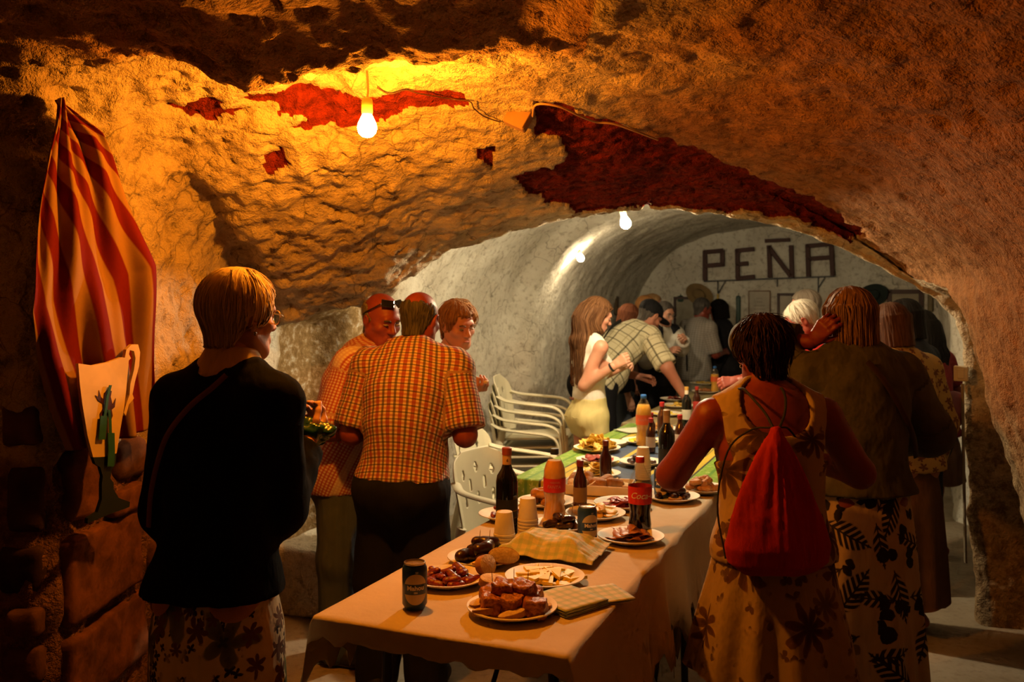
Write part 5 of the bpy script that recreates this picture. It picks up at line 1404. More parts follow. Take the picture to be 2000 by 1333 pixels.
c = plate('p7', 1163, 1010, 'paper plate of crisps behind the second blue can', .112)
pile('potato_crisp', 'chip', c, 14, 'thin potato crisp on the plate behind the second blue can', 'crisp', 'crisps behind the second can', .07, .010, .35, 1.15, 7, .012)
c = plate('p8', 1100, 1032, 'paper plate of small dark sausages between cups and second blue can', .108)
pile('blood_sausage', 'sausage', c, 8, 'dark sausage on the plate next to the second blue can', 'sausage', 'dark sausages by the second can', .055, .022, .2, .9, 6, .017)
pick(c + Vector((.03, 0, .04)), 'wooden toothpick in the sausages next to the second blue can', None)
c = plate('p9', 1232, 1056, 'paper plate of fried meat slices in front of the cola bottle', .112)
pile('fried_slice', 'pork', c, 15, 'brown fried meat slice on the plate in front of the cola bottle', 'meat', 'fried slices before the cola', .07, .009, .2, 1.05, 7, .012)
c = plate('p10', 1216, 990, 'paper plate of cured ham behind the cola bottle', .112)
pile('ham_slice', 'ham', c, 14, 'thin slice of cured ham on the plate behind the cola bottle', 'ham', 'ham slices behind the cola', .075, .009, .3, 1.15, 8, .012)
c = plate('p11', 1312, 976, 'paper plate of dark sausages at the table edge, right of the cola bottle', .112)
pile('blood_sausage', 'sausage', c, 9, 'dark sausage on the plate right of the cola bottle', 'sausage', 'dark sausages by the table edge', .06, .022, .2, 1.0, 6, .018)
pile('bread_slice', 'slice', c, 4, 'bread slice under the sausages right of the cola bottle', 'bread', 'bread by the table edge', .075, .01, .1, 1.0, 4, .012)
c = plate('p12', 1372, 960, 'paper plate of fried pieces beside the arm of the woman in the floral dress', .108, ZT + .002)
pile('fried_bite', 'fried', c, 10, 'golden fried bite on the plate beside the arm of the floral dress woman', 'fritter', 'fried bites by the floral dress', .06, .022, .4, 1.0, 6, .019)
Z2 = TZ + .008
c = plate('p13', 1166, 931, 'paper plate of crisps behind the bread tray', .108, Z2)
pile('potato_crisp', 'chip', c, 16, 'thin potato crisp on the plate behind the bread tray', 'crisp', 'crisps behind the bread tray', .065, .012, .5, 1.15, 7, .014)
c = plate('p14', 1168, 904, 'paper plate of ham pieces on the oilcloth, in front of the big crisp pile', .108, Z2)
pile('ham_slice', 'ham', c, 12, 'slice of ham on the plate in front of the big crisp pile', 'ham', 'ham on the oilcloth', .065, .009, .25, 1.1, 7, .012)
c = plate('p15', 1166, 880, 'paper plate heaped with crisps on the green edge of the oilcloth', .125, Z2)
pile('potato_crisp', 'chip', c, 60, 'curled potato crisp in the big heap on the oilcloth', 'crisp', 'crisps in the big heap', .095, .013, .7, 1.3, 18, .016)
c = plate('p15b', 1188, 870, 'empty-rimmed paper plate just behind the big crisp heap', .10, Z2)
c = plate('p16', 1252, 908, 'paper plate of dark sausages beside the far cup stack', .108, Z2)
pile('blood_sausage', 'sausage', c, 8, 'dark sausage on the plate beside the far cup stack', 'sausage', 'dark sausages by the far cups', .055, .022, .2, .9, 6, .017)
c = plate('p17', 1255, 866, 'paper plate of cheese at the foot of the far orange bottle', .115, Z2)
pile('cheese_wedge', 'cheese', c, 12, 'cheese wedge on the plate at the foot of the far orange bottle', 'cheese', 'cheese by the far orange bottle', .075, .008, .12, 1.1, 7, .010)
c = plate('p18', 1292, 842, 'paper plate of orange fried rounds behind the red-capped bottles', .105, Z2)
pile('fried_bite', 'fried', c, 8, 'fried bite on the plate behind the red-capped bottles', 'fritter', 'fried bites behind red caps', .06, .02, .3, 1.0, 6, .017)
Z3 = TZ + .005
for i, (x, y, key, nm, lab) in enumerate([(1300, 812, 'cheese', 'cheese_wedge', 'the plate at the start of the ochre cloth'), (1325, 796, 'chip', 'potato_crisp', 'the plate in front of the bending man'), (1318, 783, 'ham', 'ham_slice', 'the plate under the bending man'), (1378, 768, 'pork', 'fried_slice', 'the plate near the farthest bottle'), (1372, 752, 'chip', 'potato_crisp', 'the farthest plate')]):
    c = plate('far%d' % i, x, y, 'paper plate of snacks, ' + lab.replace('the plate ', '').replace('the farthest plate', 'farthest of all'), .115, Z3)
    pile(nm, key, c, 9, nm.replace('_', ' ') + ' on ' + lab, 'snack', nm.replace('_', ' ') + 's on ' + lab, .075, .010, .25, 1.15, 6, .012)

# bread tray
tc = ON(1168, 962, ZT)
tr = empty('bread_tray', tc, math.atan2(RX[1], RX[0]) + .12, 'white rectangular tray of bread on the paper cloth by the oilcloth', 'tray')
M_T = plain('tray_plastic', (.72, .66, .54), .5)
MB().box((0, 0, .004), (.27, .17, .006), None, .002).build('tray_base', M_T, tr)
for s1 in (-1, 1):
    MB().box((0, s1 * .088, .024), (.285, .005, .042), Matrix.Rotation(-s1 * .18, 3, 'X'), .002).build('tray_side', M_T, tr)
    MB().box((s1 * .138, 0, .024), (.005, .178, .042), Matrix.Rotation(s1 * .18, 3, 'Y'), .002).build('tray_end', M_T, tr)
for i in range(13):
    put('bread_piece', 'crust' if i % 2 else 'slice', tc + Vector((-.10 + .033 * (i % 7), -.035 + .06 * (i // 7) + random.uniform(-.01, .01), .032 + .012 * (i % 2))), (random.uniform(-.6, .6), random.uniform(-.6, .6), random.uniform(0, 3)),
        'piece of crusty bread heaped in the white tray', 'bread', 'bread pieces in the tray', 1.15)

# cups
CUP = plain('foam_cup', (.70, .64, .52), .6)
def cups(x, y, n, label, z=ZT):
    c = ON(x, y, z); r = empty('cup_stack', c, 0, label, 'cups', 'stacks of upturned paper cups')
    for i in range(n):
        z0 = i * .011
        prof = [(.0355, z0), (.036, z0 + .002), (.0355, z0 + .006), (.034, z0 + .007), (.0265, z0 + .075), (.025, z0 + .077), (0, z0 + .077)]
        if i < n - 1: prof = [(.0355, z0), (.036, z0 + .002), (.0355, z0 + .006), (.034, z0 + .007), (.0325, z0 + .0115)]
        MB().lathe(prof, 28).build('cup', CUP, r, True)
cups(985, 1072, 5, 'stack of upturned paper cups left of the napkin bundle, nearest the can')
cups(1031, 1048, 6, 'stack of upturned paper cups between the wine bottle and napkin bundle')
cups(1256, 936, 7, 'stack of upturned paper cups behind the cola bottle', Z2)
# bottles
def glass(name, col, rough=.08, alpha=None):
    if name in _cache: return _cache[name]
    t = NT(name); o = t.oc(); n = t.noise(o, 20, 2); c = t.mix(t.step(n, .3, .7), col, [x * .85 for x in col])
    _cache[name] = t.done(c, rough, None, .6)
    return _cache[name]
def clear(name, tint):
    if name in _cache: return _cache[name]
    t = NT(name); a = t.n('ShaderNodeBsdfTransparent'); a.inputs[0].default_value = (*tint, 1); g = t.n('ShaderNodeBsdfGlossy'); g.inputs['Roughness'].default_value = .08
    fz = t.n('ShaderNodeLayerWeight'); fz.inputs[0].default_value = .5; mx = t.n('ShaderNodeMixShader'); t.put(mx.inputs[0], t.math('ADD', t.math('MULTIPLY', t.math('POWER', fz.outputs['Facing'], 3.0), .5), .06)); t.t.links.new(a.outputs[0], mx.inputs[1]); t.t.links.new(g.outputs[0], mx.inputs[2]); t.t.links.new(mx.outputs[0], t.out.inputs[0])
    _cache[name] = t.m; return t.m
CREAM_P = plain('label_cream', (.62, .50, .32), .6)
def text_wrap(body, size, r, z, ang, name, mat, parent, bold=0.0, shear=0.0, xs=1.0):
    cu = bpy.data.curves.new(name, 'FONT'); cu.body = body; cu.size = size; cu.align_x = 'CENTER'; cu.align_y = 'CENTER'; cu.offset = bold; cu.shear = shear; cu.resolution_u = 3
    ob = bpy.data.objects.new(name + '_src', cu); C.objects.link(ob)
    bpy.context.view_layer.update()
    me = bpy.data.meshes.new_from_object(ob.evaluated_get(bpy.context.evaluated_depsgraph_get())); bpy.data.objects.remove(ob); bpy.data.curves.remove(cu)
    bm = bmesh.new(); bm.from_mesh(me); bmesh.ops.triangulate(bm, faces=bm.faces); bmesh.ops.subdivide_edges(bm, edges=[e for e in bm.edges if e.calc_length() > size * .25], cuts=2)
    for v in bm.verts:
        x, y = v.co.x * xs, v.co.y
        if r: a = ang + x / r; v.co = Vector((r * math.sin(a), -r * math.cos(a), z + y))
        else: v.co = Vector((x, 0, z + y))
    bm.to_mesh(me); bm.free(); me.materials.clear()
    return obj(name, me, parent, mat)
WINE = glass('wine_glass', (.006, .006, .004)); BEER = glass('beer_glass', (.05, .012, .004), .1)
def wine(x, y, label, z=ZT, s=1.0, lab=(.012, .012, .014), neck=(.52, .34, .17), cap=(.28, .06, .03)):
    r = empty('wine_bottle', ON(x, y, z), 0, label, 'bottle', None); r.scale = (s, s, s)
    MB().lathe([(0, .004), (.030, 0), (.0375, .004), (.0375, .185), (.034, .205), (.020, .228), (.0148, .245), (.0145, .292), (.016, .293), (.016, .300), (0, .300)], 28).build('bottle_body', WINE, r, True)
    MB().lathe([(.0151, .238), (.0153, .240), (.0153, .276), (.0151, .277)], 24).build('neck_label', plain('neck_paper_%d' % int(neck[0] * 100), neck, .6), r, True)
    MB().lathe([(.0165, .276), (.0168, .278), (.0168, .300), (.013, .302), (0, .302)], 24).build('capsule', plain('capsule_%d' % int(cap[0] * 100), cap, .4), r, True)
    MB().lathe([(.0376, .05), (.0379, .052), (.0379, .125), (.0376, .127)], 28).build('label', plain('label_%d' % int(lab[0] * 1000), lab, .5), r, True)
    return r
w1 = wine(990, 1045, 'dark wine bottle with a cream neck band behind the near cup stacks')
text_wrap('6', .014, .0156, .258, .12, 'neck_emblem', plain('print_dark', (.08, .03, .02), .6), w1, .0004)
for z0, c0 in ((.088, (.20, .12, .05)), (.064, (.12, .08, .04))): MB().lathe([(.0379, z0 - .0015), (.0382, z0), (.0379, z0 + .0015)], 28).build('label_line', plain('label_gold_%d' % int(c0[0] * 100), c0, .4), w1, True)
wine(1302, 930, 'dark wine bottle with pale neck paper beside the elbow of the floral dress woman', Z2, 1.0, (.012, .012, .014), (.40, .27, .15), (.30, .20, .11))
wine(1341, 832, 'dark wine bottle with white neck and gold capsule near the bending man', Z3, .82, (.5, .46, .36), (.62, .55, .42), (.55, .30, .06))
def beer(x, y, label, z=ZT, s=1.0, cap=(.20, .02, .015), lab=None, tall=1.0):
    r = empty('beer_bottle', ON(x, y, z), 0, label, 'bottle'); r.scale = (s, s, s * tall)
    MB().lathe([(0, .003), (.023, 0), (.0265, .004), (.0265, .105), (.024, .120), (.0155, .140), (.0125, .155), (.012, .178), (.0135, .179), (.0135, .185), (0, .185)], 24).build('bottle_body', BEER, r, True)
    MB().lathe([(.0125, .165), (.0132, .168), (.0138, .182), (.0138, .188), (.011, .190), (0, .190)], 24).build('cap', plain('cap_%d_%d' % (int(cap[0] * 100), int(cap[1] * 100)), cap, .4), r, True)
    if lab: MB().lathe([(.0266, .03), (.0269, .032), (.0269, .085), (.0266, .087)], 24).build('label', plain('beer_label_%d' % int(lab[0] * 100), lab, .6), r, True)
beer(1133, 995, 'brown beer bottle in front of the bread tray', lab=(.22, .14, .07))
beer(1183, 945, 'brown beer bottle standing between bread tray and ham plate', Z2, 1.0, (.16, .03, .02))
beer(1271, 884, 'small red-capped bottle with a white label beside the far orange bottle', Z2, .95, (.40, .02, .02), (.55, .48, .40))
beer(1293, 852, 'red-capped dark bottle with a red neck behind the first red-capped bottle', Z2, 1.05, (.42, .02, .02))
beer(1272, 866, 'red-capped bottle half hidden right behind the far orange bottle', Z2, .9, (.40, .02, .02))
beer(1328, 880, 'red-capped bottle peeking above the bare elbow', Z2, 1.0, (.42, .02, .02), (.6, .5, .42))
beer(1361, 808, 'red sauce bottle near the white-necked wine bottle', Z3, 1.0, (.4, .03, .02), (.42, .03, .02))
def soda(x, y, label, liquid, lab_col, cap, z=ZT, s=1.0, fill=.9, cola=False, lz=(.115, .165), text=None):
    r = empty('soda_bottle', ON(x, y, z), 0, label, 'bottle'); r.scale = (s, s, s)
    if cola: prof = [(.030, .0), (.038, .006), (.040, .03), (.0365, .06), (.036, .075), (.040, .10), (.041, .13), (.041, .165), (.037, .185), (.028, .205), (.019, .225), (.014, .238), (.0135, .248)]
    else: prof = [(.030, .0), (.039, .006), (.040, .03), (.0385, .05), (.034, .075), (.0365, .098), (.040, .112), (.040, .17), (.039, .19), (.033, .212), (.022, .234), (.0145, .246), (.0135, .252)]
    top_z = prof[-1][1]; fz = fill * top_z
    zs_ = [p_[1] for p_ in prof]; rs_ = [p_[0] for p_ in prof]
    liq = [(max(r_ - .0015, .001), z_ + .002) for r_, z_ in prof if z_ < fz] + [(np.interp(fz, zs_, rs_) - .0015, fz), (0, fz)]
    MB().lathe([(0, .002)] + liq, 32).build('drink', liquid, r, True)
    MB().lathe(prof, 32, cap=False).build('bottle_body', clear('clear_pet', (.93, .93, .9)), r, True)
    MB().lathe([(.0142, top_z - .004), (.0155, top_z - .002), (.0155, top_z + .014), (.013, top_z + .017), (0, top_z + .017)], 24).build('cap', cap, r, True)
    a_, b_ = lz; zz_ = np.linspace(a_, b_, 8)
    MB().lathe([(np.interp(q, zs_, rs_) + .0007, q) for q in zz_], 36, cap=False).build('label', lab_col, r, True)
    if text:
        for body, size, dz, ang, colm, sh in text: text_wrap(body, size, .0425, (a_ + b_) / 2 + dz, ang, 'lettering', colm, r, .0003, sh)
    return r
ORANGE = glass('orange_drink', (.90, .50, .16), .15); ORANGE2 = glass('orange_drink_yellow', (.82, .42, .06), .15); COLA = glass('cola', (.010, .004, .003), .1)
LRED = plain('label_red', (.62, .03, .02), .45); LOR = plain('label_orange', (.72, .12, .025), .45); WPR = plain('print_white', (.75, .68, .58), .5); PINKP = plain('print_pink', (.60, .20, .14), .5)
soda(1083, 1021, 'orange soda bottle with a red label and dark cap on the paper cloth', ORANGE, LRED, plain('cap_navy', (.02, .03, .07), .4), text=[('NARANJA', .008, .012, .0, PINKP, 0), ('FANTA', .016, -.004, -.1, PINKP, .15)])
soda(1250, 1041, 'half-empty cola bottle with a red label and red cap', COLA, LRED, plain('cap_red', (.45, .03, .02), .4), fill=.52, cola=True, lz=(.105, .165), text=[('Coca-Cola', .030, .0, .55, WPR, .35)])
soda(1257, 872, 'orange soda bottle with a blue cap at the end of the oilcloth', ORANGE2, LOR, plain('cap_blue', (.02, .12, .40), .4), Z2, 1.05, .86, text=[('FANTA', .018, .0, -.2, PINKP, .1)])
soda(1396, 768, 'small orange soda bottle with a blue cap at the farthest table', ORANGE2, LOR, plain('cap_blue', (.02, .12, .40)), Z3, .85, .75)
# beer cans
CANB = plain('can_blue', (.015, .05, .16), .3, .5, bump=0); ALU = plain('can_aluminium', (.55, .48, .40), .3, .5, .9); CANW = plain('can_cream', (.62, .50, .28), .5)
def can(x, y, label, ang=0.0, z=ZT):
    r = empty('beer_can', ON(x, y, z), ang, label, 'can', 'blue beer cans')
    MB().lathe([(0, .004), (.024, .003), (.0265, 0), (.030, .008), (.033, .013), (.033, .103), (.0315, .109), (.0275, .1165)], 40).build('can_body', CANB, r, True)
    lid = MB().lathe([(.0275, .1165), (.0285, .118), (.0283, .121), (.0265, .1215), (.0258, .119), (.0245, .1165), (0, .117)], 32).build('lid', ALU, r, True)
    MB().box((0, -.005, .1182), (.012, .020, .0012), None, .0005).build('pull_tab', ALU, lid)
    # cream oval with a blue band across it carrying the name
    def patch(x0, x1, zf0, zf1, n, rad_, name, mat):
        V = []; F_ = []
        for i in range(n + 1):
            q = x0 + (x1 - x0) * i / n; a = q / .033
            for zf in (zf0, zf1): V.append((rad_ * math.sin(a), -rad_ * math.cos(a), zf(q)))
        for i in range(n): F_.append((2 * i, 2 * i + 2, 2 * i + 3, 2 * i + 1))
        me = mesh_from(name, V, F_); fix_normals(me); return obj(name, me, r, mat)
    w_, h_ = .034, .040; zc = .056
    ov = lambda q: h_ * math.sqrt(max(0, 1 - (q / w_) ** 2))
    patch(-w_, w_, lambda q: zc + min(.0135, ov(q)), lambda q: zc + ov(q), 28, .03325, 'label_upper', CANW)
    patch(-w_, w_, lambda q: zc - ov(q), lambda q: zc - min(.0135, ov(q)), 28, .03325, 'label_lower', CANW)
    text_wrap('Mahou', .0165, .0334, zc + .0035, 0, 'brand_lettering', WPR, r, .0006, 0, 1.05)
    text_wrap('SIN', .0065, .0334, zc - .0085, 0, 'small_lettering', WPR, r, .0002)
    text_wrap('0,0', .006, .0334, .100, .1, 'top_lettering', WPR, r, .0002)
    return r
can(810, 1187, 'blue beer can at the near left corner of the paper cloth', .18)
can(1147, 1058, 'second blue beer can beside the napkin bundle', .35)
can(1293, 972, 'blue beer can standing by the edge of the oilcloth', -.2, Z2)

# napkins
t = NT('green_check_napkin'); x, y, p = pcxy(t)
a_ = stripe(t, x, .03, .42); b_ = stripe(t, y, .03, .42)
c = t.mix(t.math('MULTIPLY', a_, .38), (.66, .62, .50), (.28, .46, .34)); c = t.mix(t.math('MULTIPLY', b_, .38), c, (.28, .46, .34)); NAP = t.done(c, .95, t.bump(t.noise(p, 300, 2), .3, .002), .1)
def napkin(x, y, rot, size, n, label, group=None, z=ZT, cat='napkins'):
    r = empty('napkin_stack', ON(x, y, z), rot, label, cat, group)
    for i in range(n):
        N = 10; xs_ = np.linspace(-size / 2, size / 2, N); gx, gy = np.meshgrid(xs_, xs_, indexing='ij'); z0 = i * .0022 + .001
        V = np.stack([gx, gy, z0 + .002 * fbm(np.stack([gx * 9, gy * 9, 0 * gx + i], -1), 2, i) + .004 * (i / max(n, 1)) * np.maximum(gx + gy, 0) / size], -1).reshape(-1, 3)
        gi, gj = np.meshgrid(np.arange(N - 1), np.arange(N - 1), indexing='ij'); a = (gi * N + gj).ravel()
        me = mesh_from('napkin', V, np.stack([a, a + N, a + N + 1, a + 1], 1)); attr(me, 'pc', V)
        o = obj('napkin', me, r, NAP, rot=(0, 0, .03 * (i % 3 - 1))); md = o.modifiers.new('th', 'SOLIDIFY'); md.thickness = .0014; md.offset = 1
napkin(1108, 1180, .72, .155, 7, 'stack of green check paper napkins beside the nearest plate')
napkin(1178, 1165, .35, .130, 3, 'smaller fan of green check napkins at the table edge')
napkin(1283, 905, .3, .13, 2, 'pair of pale napkins beside the far cup stack', None, Z2)
napkin(1236, 842, .5, .17, 2, 'pale green napkin on the far end of the oilcloth', None, Z2, 'napkin')
# crumpled napkin bundle over a plate
bc = ON(1078, 1082, ZT); Nn = 60; xs_ = np.linspace(-1, 1, Nn); gx, gy = np.meshgrid(xs_, xs_, indexing='ij')
rr_ = np.sqrt(gx ** 2 + gy ** 2); P_ = np.stack([gx * 2.2, gy * 2.2, 0 * gx], -1)
hz = .052 * (1 - sstep(.30, 1.15, np.maximum(np.abs(gx) * 1.0, np.abs(gy) * .95))) + .010 * fbm(P_, 3, 4) + .012 + .006 * np.abs(fbm(P_ * 1.7, 3, 6))
V = np.stack([gx * .165, gy * .125, np.maximum(hz, .003)], -1).reshape(-1, 3)
gi, gj = np.meshgrid(np.arange(Nn - 1), np.arange(Nn - 1), indexing='ij'); a = (gi * Nn + gj).ravel()
me = mesh_from('napkin_bundle', V, np.stack([a, a + Nn, a + Nn + 1, a + 1], 1)); attr(me, 'pc', np.stack([gx * .16, gy * .16, 0 * gx], -1).reshape(-1, 3))
o = obj('napkin_cover', me, None, NAP, loc=bc, rot=(0, 0, -.35)); md = o.modifiers.new('th', 'SOLIDIFY'); md.thickness = .0015
tag(o, 'crumpled green check napkin draped over a plate beside the second blue can', 'napkin')
c = ON(1078, 1082, ZT); o = bpy.data.objects.new('paper_plate', _pm); C.objects.link(o); o.location = c; tag(o, 'paper plate hidden under the crumpled green napkin', 'plate', 'paper plates on the tables'); o.scale = (.9, .9, 1)
# ------------------------------------------------------------------ white plastic chairs
CHAIRM = plain('chair_plastic', (.66, .62, .46), .45, .4, var=.04)
def back_panel():
    nx, nz = 64, 48; V = np.zeros((nx + 1, nz + 1, 3))
    for i in range(nx + 1):
        for j in range(nz + 1):
            h = j / nz; wdt = .205 + .035 * h
            a = (-1 + 2 * i / nx) * (1 if h < .62 else max(.12, (1 - ((h - .62) / .381) ** 2.4)) ** (1 / 2.6))
            V[i, j] = (wdt * a + .01 * a * h, -.20 - .055 * h - .04 * (1 - a * a) + .10 * max(0, abs(a) - .75) ** 1.0 * .5, .43 + .40 * h)
    keep = []
    for i in range(nx):
        for j in range(nz):
            a = -1 + 2 * (i + .5) / nx; h = (j + .5) / nz
            hole = False
            for ca, ch in ((-.5, .42), (0, .42), (.5, .42), (-.5, .72), (0, .78), (.5, .72), (-.25, .58), (.25, .58)):
                if abs(a - ca) / .05 + abs(h - ch) / .085 < 1: hole = True
            if not hole: k = i * (nz + 1) + j; keep.append((k, k + nz + 1, k + nz + 2, k + 1))
    return mesh_from('backrest', V.reshape(-1, 3), keep)
_bp = back_panel()
bm = bmesh.new(); bm.from_mesh(_bp); bmesh.ops.delete(bm, geom=[v for v in bm.verts if not v.link_faces], context='VERTS')
for _k in range(3): bmesh.ops.smooth_vert(bm, verts=[v for v in bm.verts if v.is_boundary and .44 < v.co.z < .82 and abs(v.co.x) < .19], factor=.5, use_axis_x=True, use_axis_y=True, use_axis_z=True)
bm.to_mesh(_bp); bm.free()
def chair(loc, yaw, label, group='white plastic armchairs'):
    r = empty('plastic_chair', loc, -rad(yaw), label, 'chair', group)
    o = obj('backrest', _bp, r, CHAIRM); md = o.modifiers.new('th', 'SOLIDIFY'); md.thickness = .007; md.offset = 0
    n = 16; V = []; 
    for i in range(n + 1):
        for j in range(n + 1):
            x, y = -1 + 2 * i / n, -1 + 2 * j / n
            V.append(((.225 - .015 * (1 - y)) * x, .215 * y + .02, .43 - .012 * (1 - x * x) * (1 - y * y) + .012 * y - .03 * max(0, y - .8) * 3))
    F_ = [(i * (n + 1) + j, (i + 1) * (n + 1) + j, (i + 1) * (n + 1) + j + 1, i * (n + 1) + j + 1) for i in range(n) for j in range(n)]
    me = mesh_from('seat', V, F_); o = obj('seat', me, r, CHAIRM); md = o.modifiers.new('th', 'SOLIDIFY'); md.thickness = .012; md.offset = -1
    for q in (-1, 1):
        P = cr(np.array([(q * .215, -.235, .70), (q * .262, -.16, .675), (q * .278, 0, .66), (q * .275, .14, .645), (q * .268, .205, .60), (q * .262, .22, .50), (q * .258, .225, .42)]), 6, 0)
        MB().tube([Vector(p) for p in P], [.026] * len(P), 10, .38, (0, .3, 1)).build('armrest', CHAIRM, r, True)
        MB().tube([(q * .255, .222, .46), (q * .252, .235, .25), (q * .25, .25, 0)], [.028, .024, .018], 10, .75).build('leg', CHAIRM, r, True)
        MB().tube([(q * .215, -.20, .50), (q * .228, -.245, .30), (q * .245, -.30, 0)], [.026, .024, .018], 10, .75).build('leg', CHAIRM, r, True)
    return r
ch0 = chair((.055, 4.30, 0), 124, 'white plastic armchair drawn up to the striped table, nearest the wine bottle')
def chair_copy(loc, yaw, label, tilt=0.0):
    c = copy_tree(ch0, None, loc, -rad(yaw)); c['label'] = label; return c
chair_copy((.0, 5.12, 0), 112, 'white plastic armchair behind the first one, its armrest showing')
for k, lab in enumerate(('bottom chair of the white plastic stack by the whitewashed wall', 'second chair from the floor in the white plastic stack', 'third chair from the floor in the white plastic stack', 'topmost chair of the white plastic stack by the whitewashed wall')):
    chair_copy((.14 + .012 * k, 6.40 + .002 * k, .062 * k), 100, lab)

# ------------------------------------------------------------------ flag on the left wall
def wallY(x): return np.interp(x, [0, 90, 300], [2.50, 2.60, 3.02])
Lp = [(108, 195), (84, 300), (74, 400), (60, 520), (53, 610), (72, 700), (100, 800), (132, 880)]
Rp = [(116, 193), (190, 262), (222, 340), (262, 440), (292, 520), (296, 640), (304, 740), (306, 838)]
nt, nsf = 130, 110
tt = np.linspace(0, 1, nt); V = np.zeros((nt, nsf, 3)); PCf = np.zeros((nt, nsf, 3))
lt = np.linspace(0, 1, len(Lp))
for i, t_ in enumerate(tt):
    lx, ly = np.interp(t_, lt, [p[0] for p in Lp]), np.interp(t_, lt, [p[1] for p in Lp])
    rx_, ry_ = np.interp(t_, lt, [p[0] for p in Rp]), np.interp(t_, lt, [p[1] for p in Rp])
    for j in range(nsf):
        s1 = j / (nsf - 1); x, y = lx + (rx_ - lx) * s1, ly + (ry_ - ly) * s1
        Y = wallY(x) - .045
        fold = .030 * math.sin(s1 * 13 + 1.6 * math.sin(t_ * 5) + 1.0) * (.35 + .65 * t_) + .012 * math.sin(s1 * 31 + t_ * 6)
        fold += .02 * math.sin(t_ * 15 + s1 * 5) * (1 - t_) 
        V[i, j] = np.array(PX(x, y, Y)) + np.array([.75, -.65, 0]) * (fold + .01)
        PCf[i, j] = (s1, t_, 0)
gi, gj = np.meshgrid(np.arange(nt - 1), np.arange(nsf - 1), indexing='ij'); a = (gi * nsf + gj).ravel()
me = mesh_from('flag', V.reshape(-1, 3), np.stack([a, a + 1, a + nsf + 1, a + nsf], 1)); attr(me, 'pc', PCf.reshape(-1, 3))
t = NT('striped_flag'); x, y, p = pcxy(t)
sk = t.math('MULTIPLY', t.math('POWER', t.math('SUBTRACT', 1, y), 4.0), .9)          # stripes swing sideways where the cloth is gathered
st = stripe(t, t.math('ADD', x, t.math('ADD', sk, .02)), .235, .50)
c = t.mix(st, (.30, .165, .065), (.14, .007, .007)); FLAGM = t.done(c, .85, t.bump(t.noise(t.scale(p, (1, 2.5, 1)), 60, 3), .12, .004), .15)
o = obj('flag', me, None, FLAGM); md = o.modifiers.new('th', 'SOLIDIFY'); md.thickness = .0018
tag(o, 'red and yellow striped flag hanging gathered on the stone wall', 'flag')
# painted wooden jug cut-out with ribbons in front of the flag
wn = Vector((.86, -.51, 0))
def PW(x, y, off=0.0): return PX(x, y, float(wallY(x)) - .115) + wn * off
def cut(name, poly, mat, parent, off, th=.014):
    V = [PW(x, y, off) for x, y in poly] + [PW(x, y, off + th) for x, y in poly]; n = len(poly)
    m = MB(); m.add(V, [tuple(range(n))[::-1], tuple(range(n, 2 * n))] + [(i, (i + 1) % n, n + (i + 1) % n, n + i) for i in range(n)])
    return m.build(name, mat, parent)
jug = empty('wooden_jug_plaque', (0, 0, 0), 0, 'flat wooden jug plaque with dark foot hung over the striped flag', 'wall plaque')
CREAMW = plain('painted_cream', (.66, .48, .20), .6); DKW = plain('painted_dark_teal', (.008, .016, .018), .5); TEAL = plain('ribbon_teal', (.012, .10, .085), .6); DKR = plain('emblem_dark', (.05, .008, .008), .6)
cut('jug_body', [(147, 710), (175, 714), (205, 708), (232, 698), (246, 700), (241, 760), (236, 800), (229, 840), (222, 885), (200, 892), (176, 893), (165, 850), (155, 790), (150, 750)], CREAMW, jug, 0)
hp = [(238, 700), (241, 683), (252, 673), (264, 673), (268, 688), (266, 715), (258, 745), (253, 770), (256, 778), (246, 790), (240, 812), (236, 806), (241, 788), (247, 772), (249, 750), (256, 722), (259, 700), (256, 686), (248, 684), (246, 692), (250, 700), (244, 706)]
cut('jug_handle', hp, CREAMW, jug, 0)
cut('jug_foot', [(176, 893), (200, 892), (222, 885), (220, 905), (212, 918), (210, 935), (216, 942), (216, 955), (226, 972), (248, 980), (247, 990), (205, 1005), (165, 1022), (166, 1012), (185, 1000), (193, 975), (193, 945), (195, 930), (190, 912), (180, 905)], DKW, jug, 0)
cut('lion_emblem', [(196, 768), (204, 760), (211, 764), (209, 775), (213, 790), (219, 778), (217, 795), (211, 800), (213, 812), (208, 825), (205, 812), (200, 802), (196, 812), (189, 818), (188, 808), (194, 798), (193, 788), (184, 782), (179, 772), (185, 775), (186, 762), (190, 775), (195, 780)], DKR, jug, .0145, .003)
def ribbon(pts, w, name):
    m = MB(); V = []; n = len(pts)
    for x, y in pts: V += [PW(x - w / 2, y, .022), PW(x + w / 2, y, .022), PW(x + w / 2, y, .0245), PW(x - w / 2, y, .0245)]
    F_ = []
    for i in range(n - 1):
        for k in range(4): F_.append((i * 4 + k, i * 4 + (k + 1) % 4, (i + 1) * 4 + (k + 1) % 4, (i + 1) * 4 + k))
    F_ += [(0, 1, 2, 3), tuple((n - 1) * 4 + k for k in (3, 2, 1, 0))]
    m.add(V, F_); m.build(name, TEAL, jug)
ribbon([(206, 752), (200, 775), (197, 800), (195, 812)], 5, 'ribbon'); ribbon([(193, 812), (191, 835), (189, 858)], 13, 'ribbon')
ribbon([(203, 800), (205, 820), (206, 845)], 5, 'ribbon'); ribbon([(207, 845), (208, 880), (206, 910)], 13, 'ribbon')

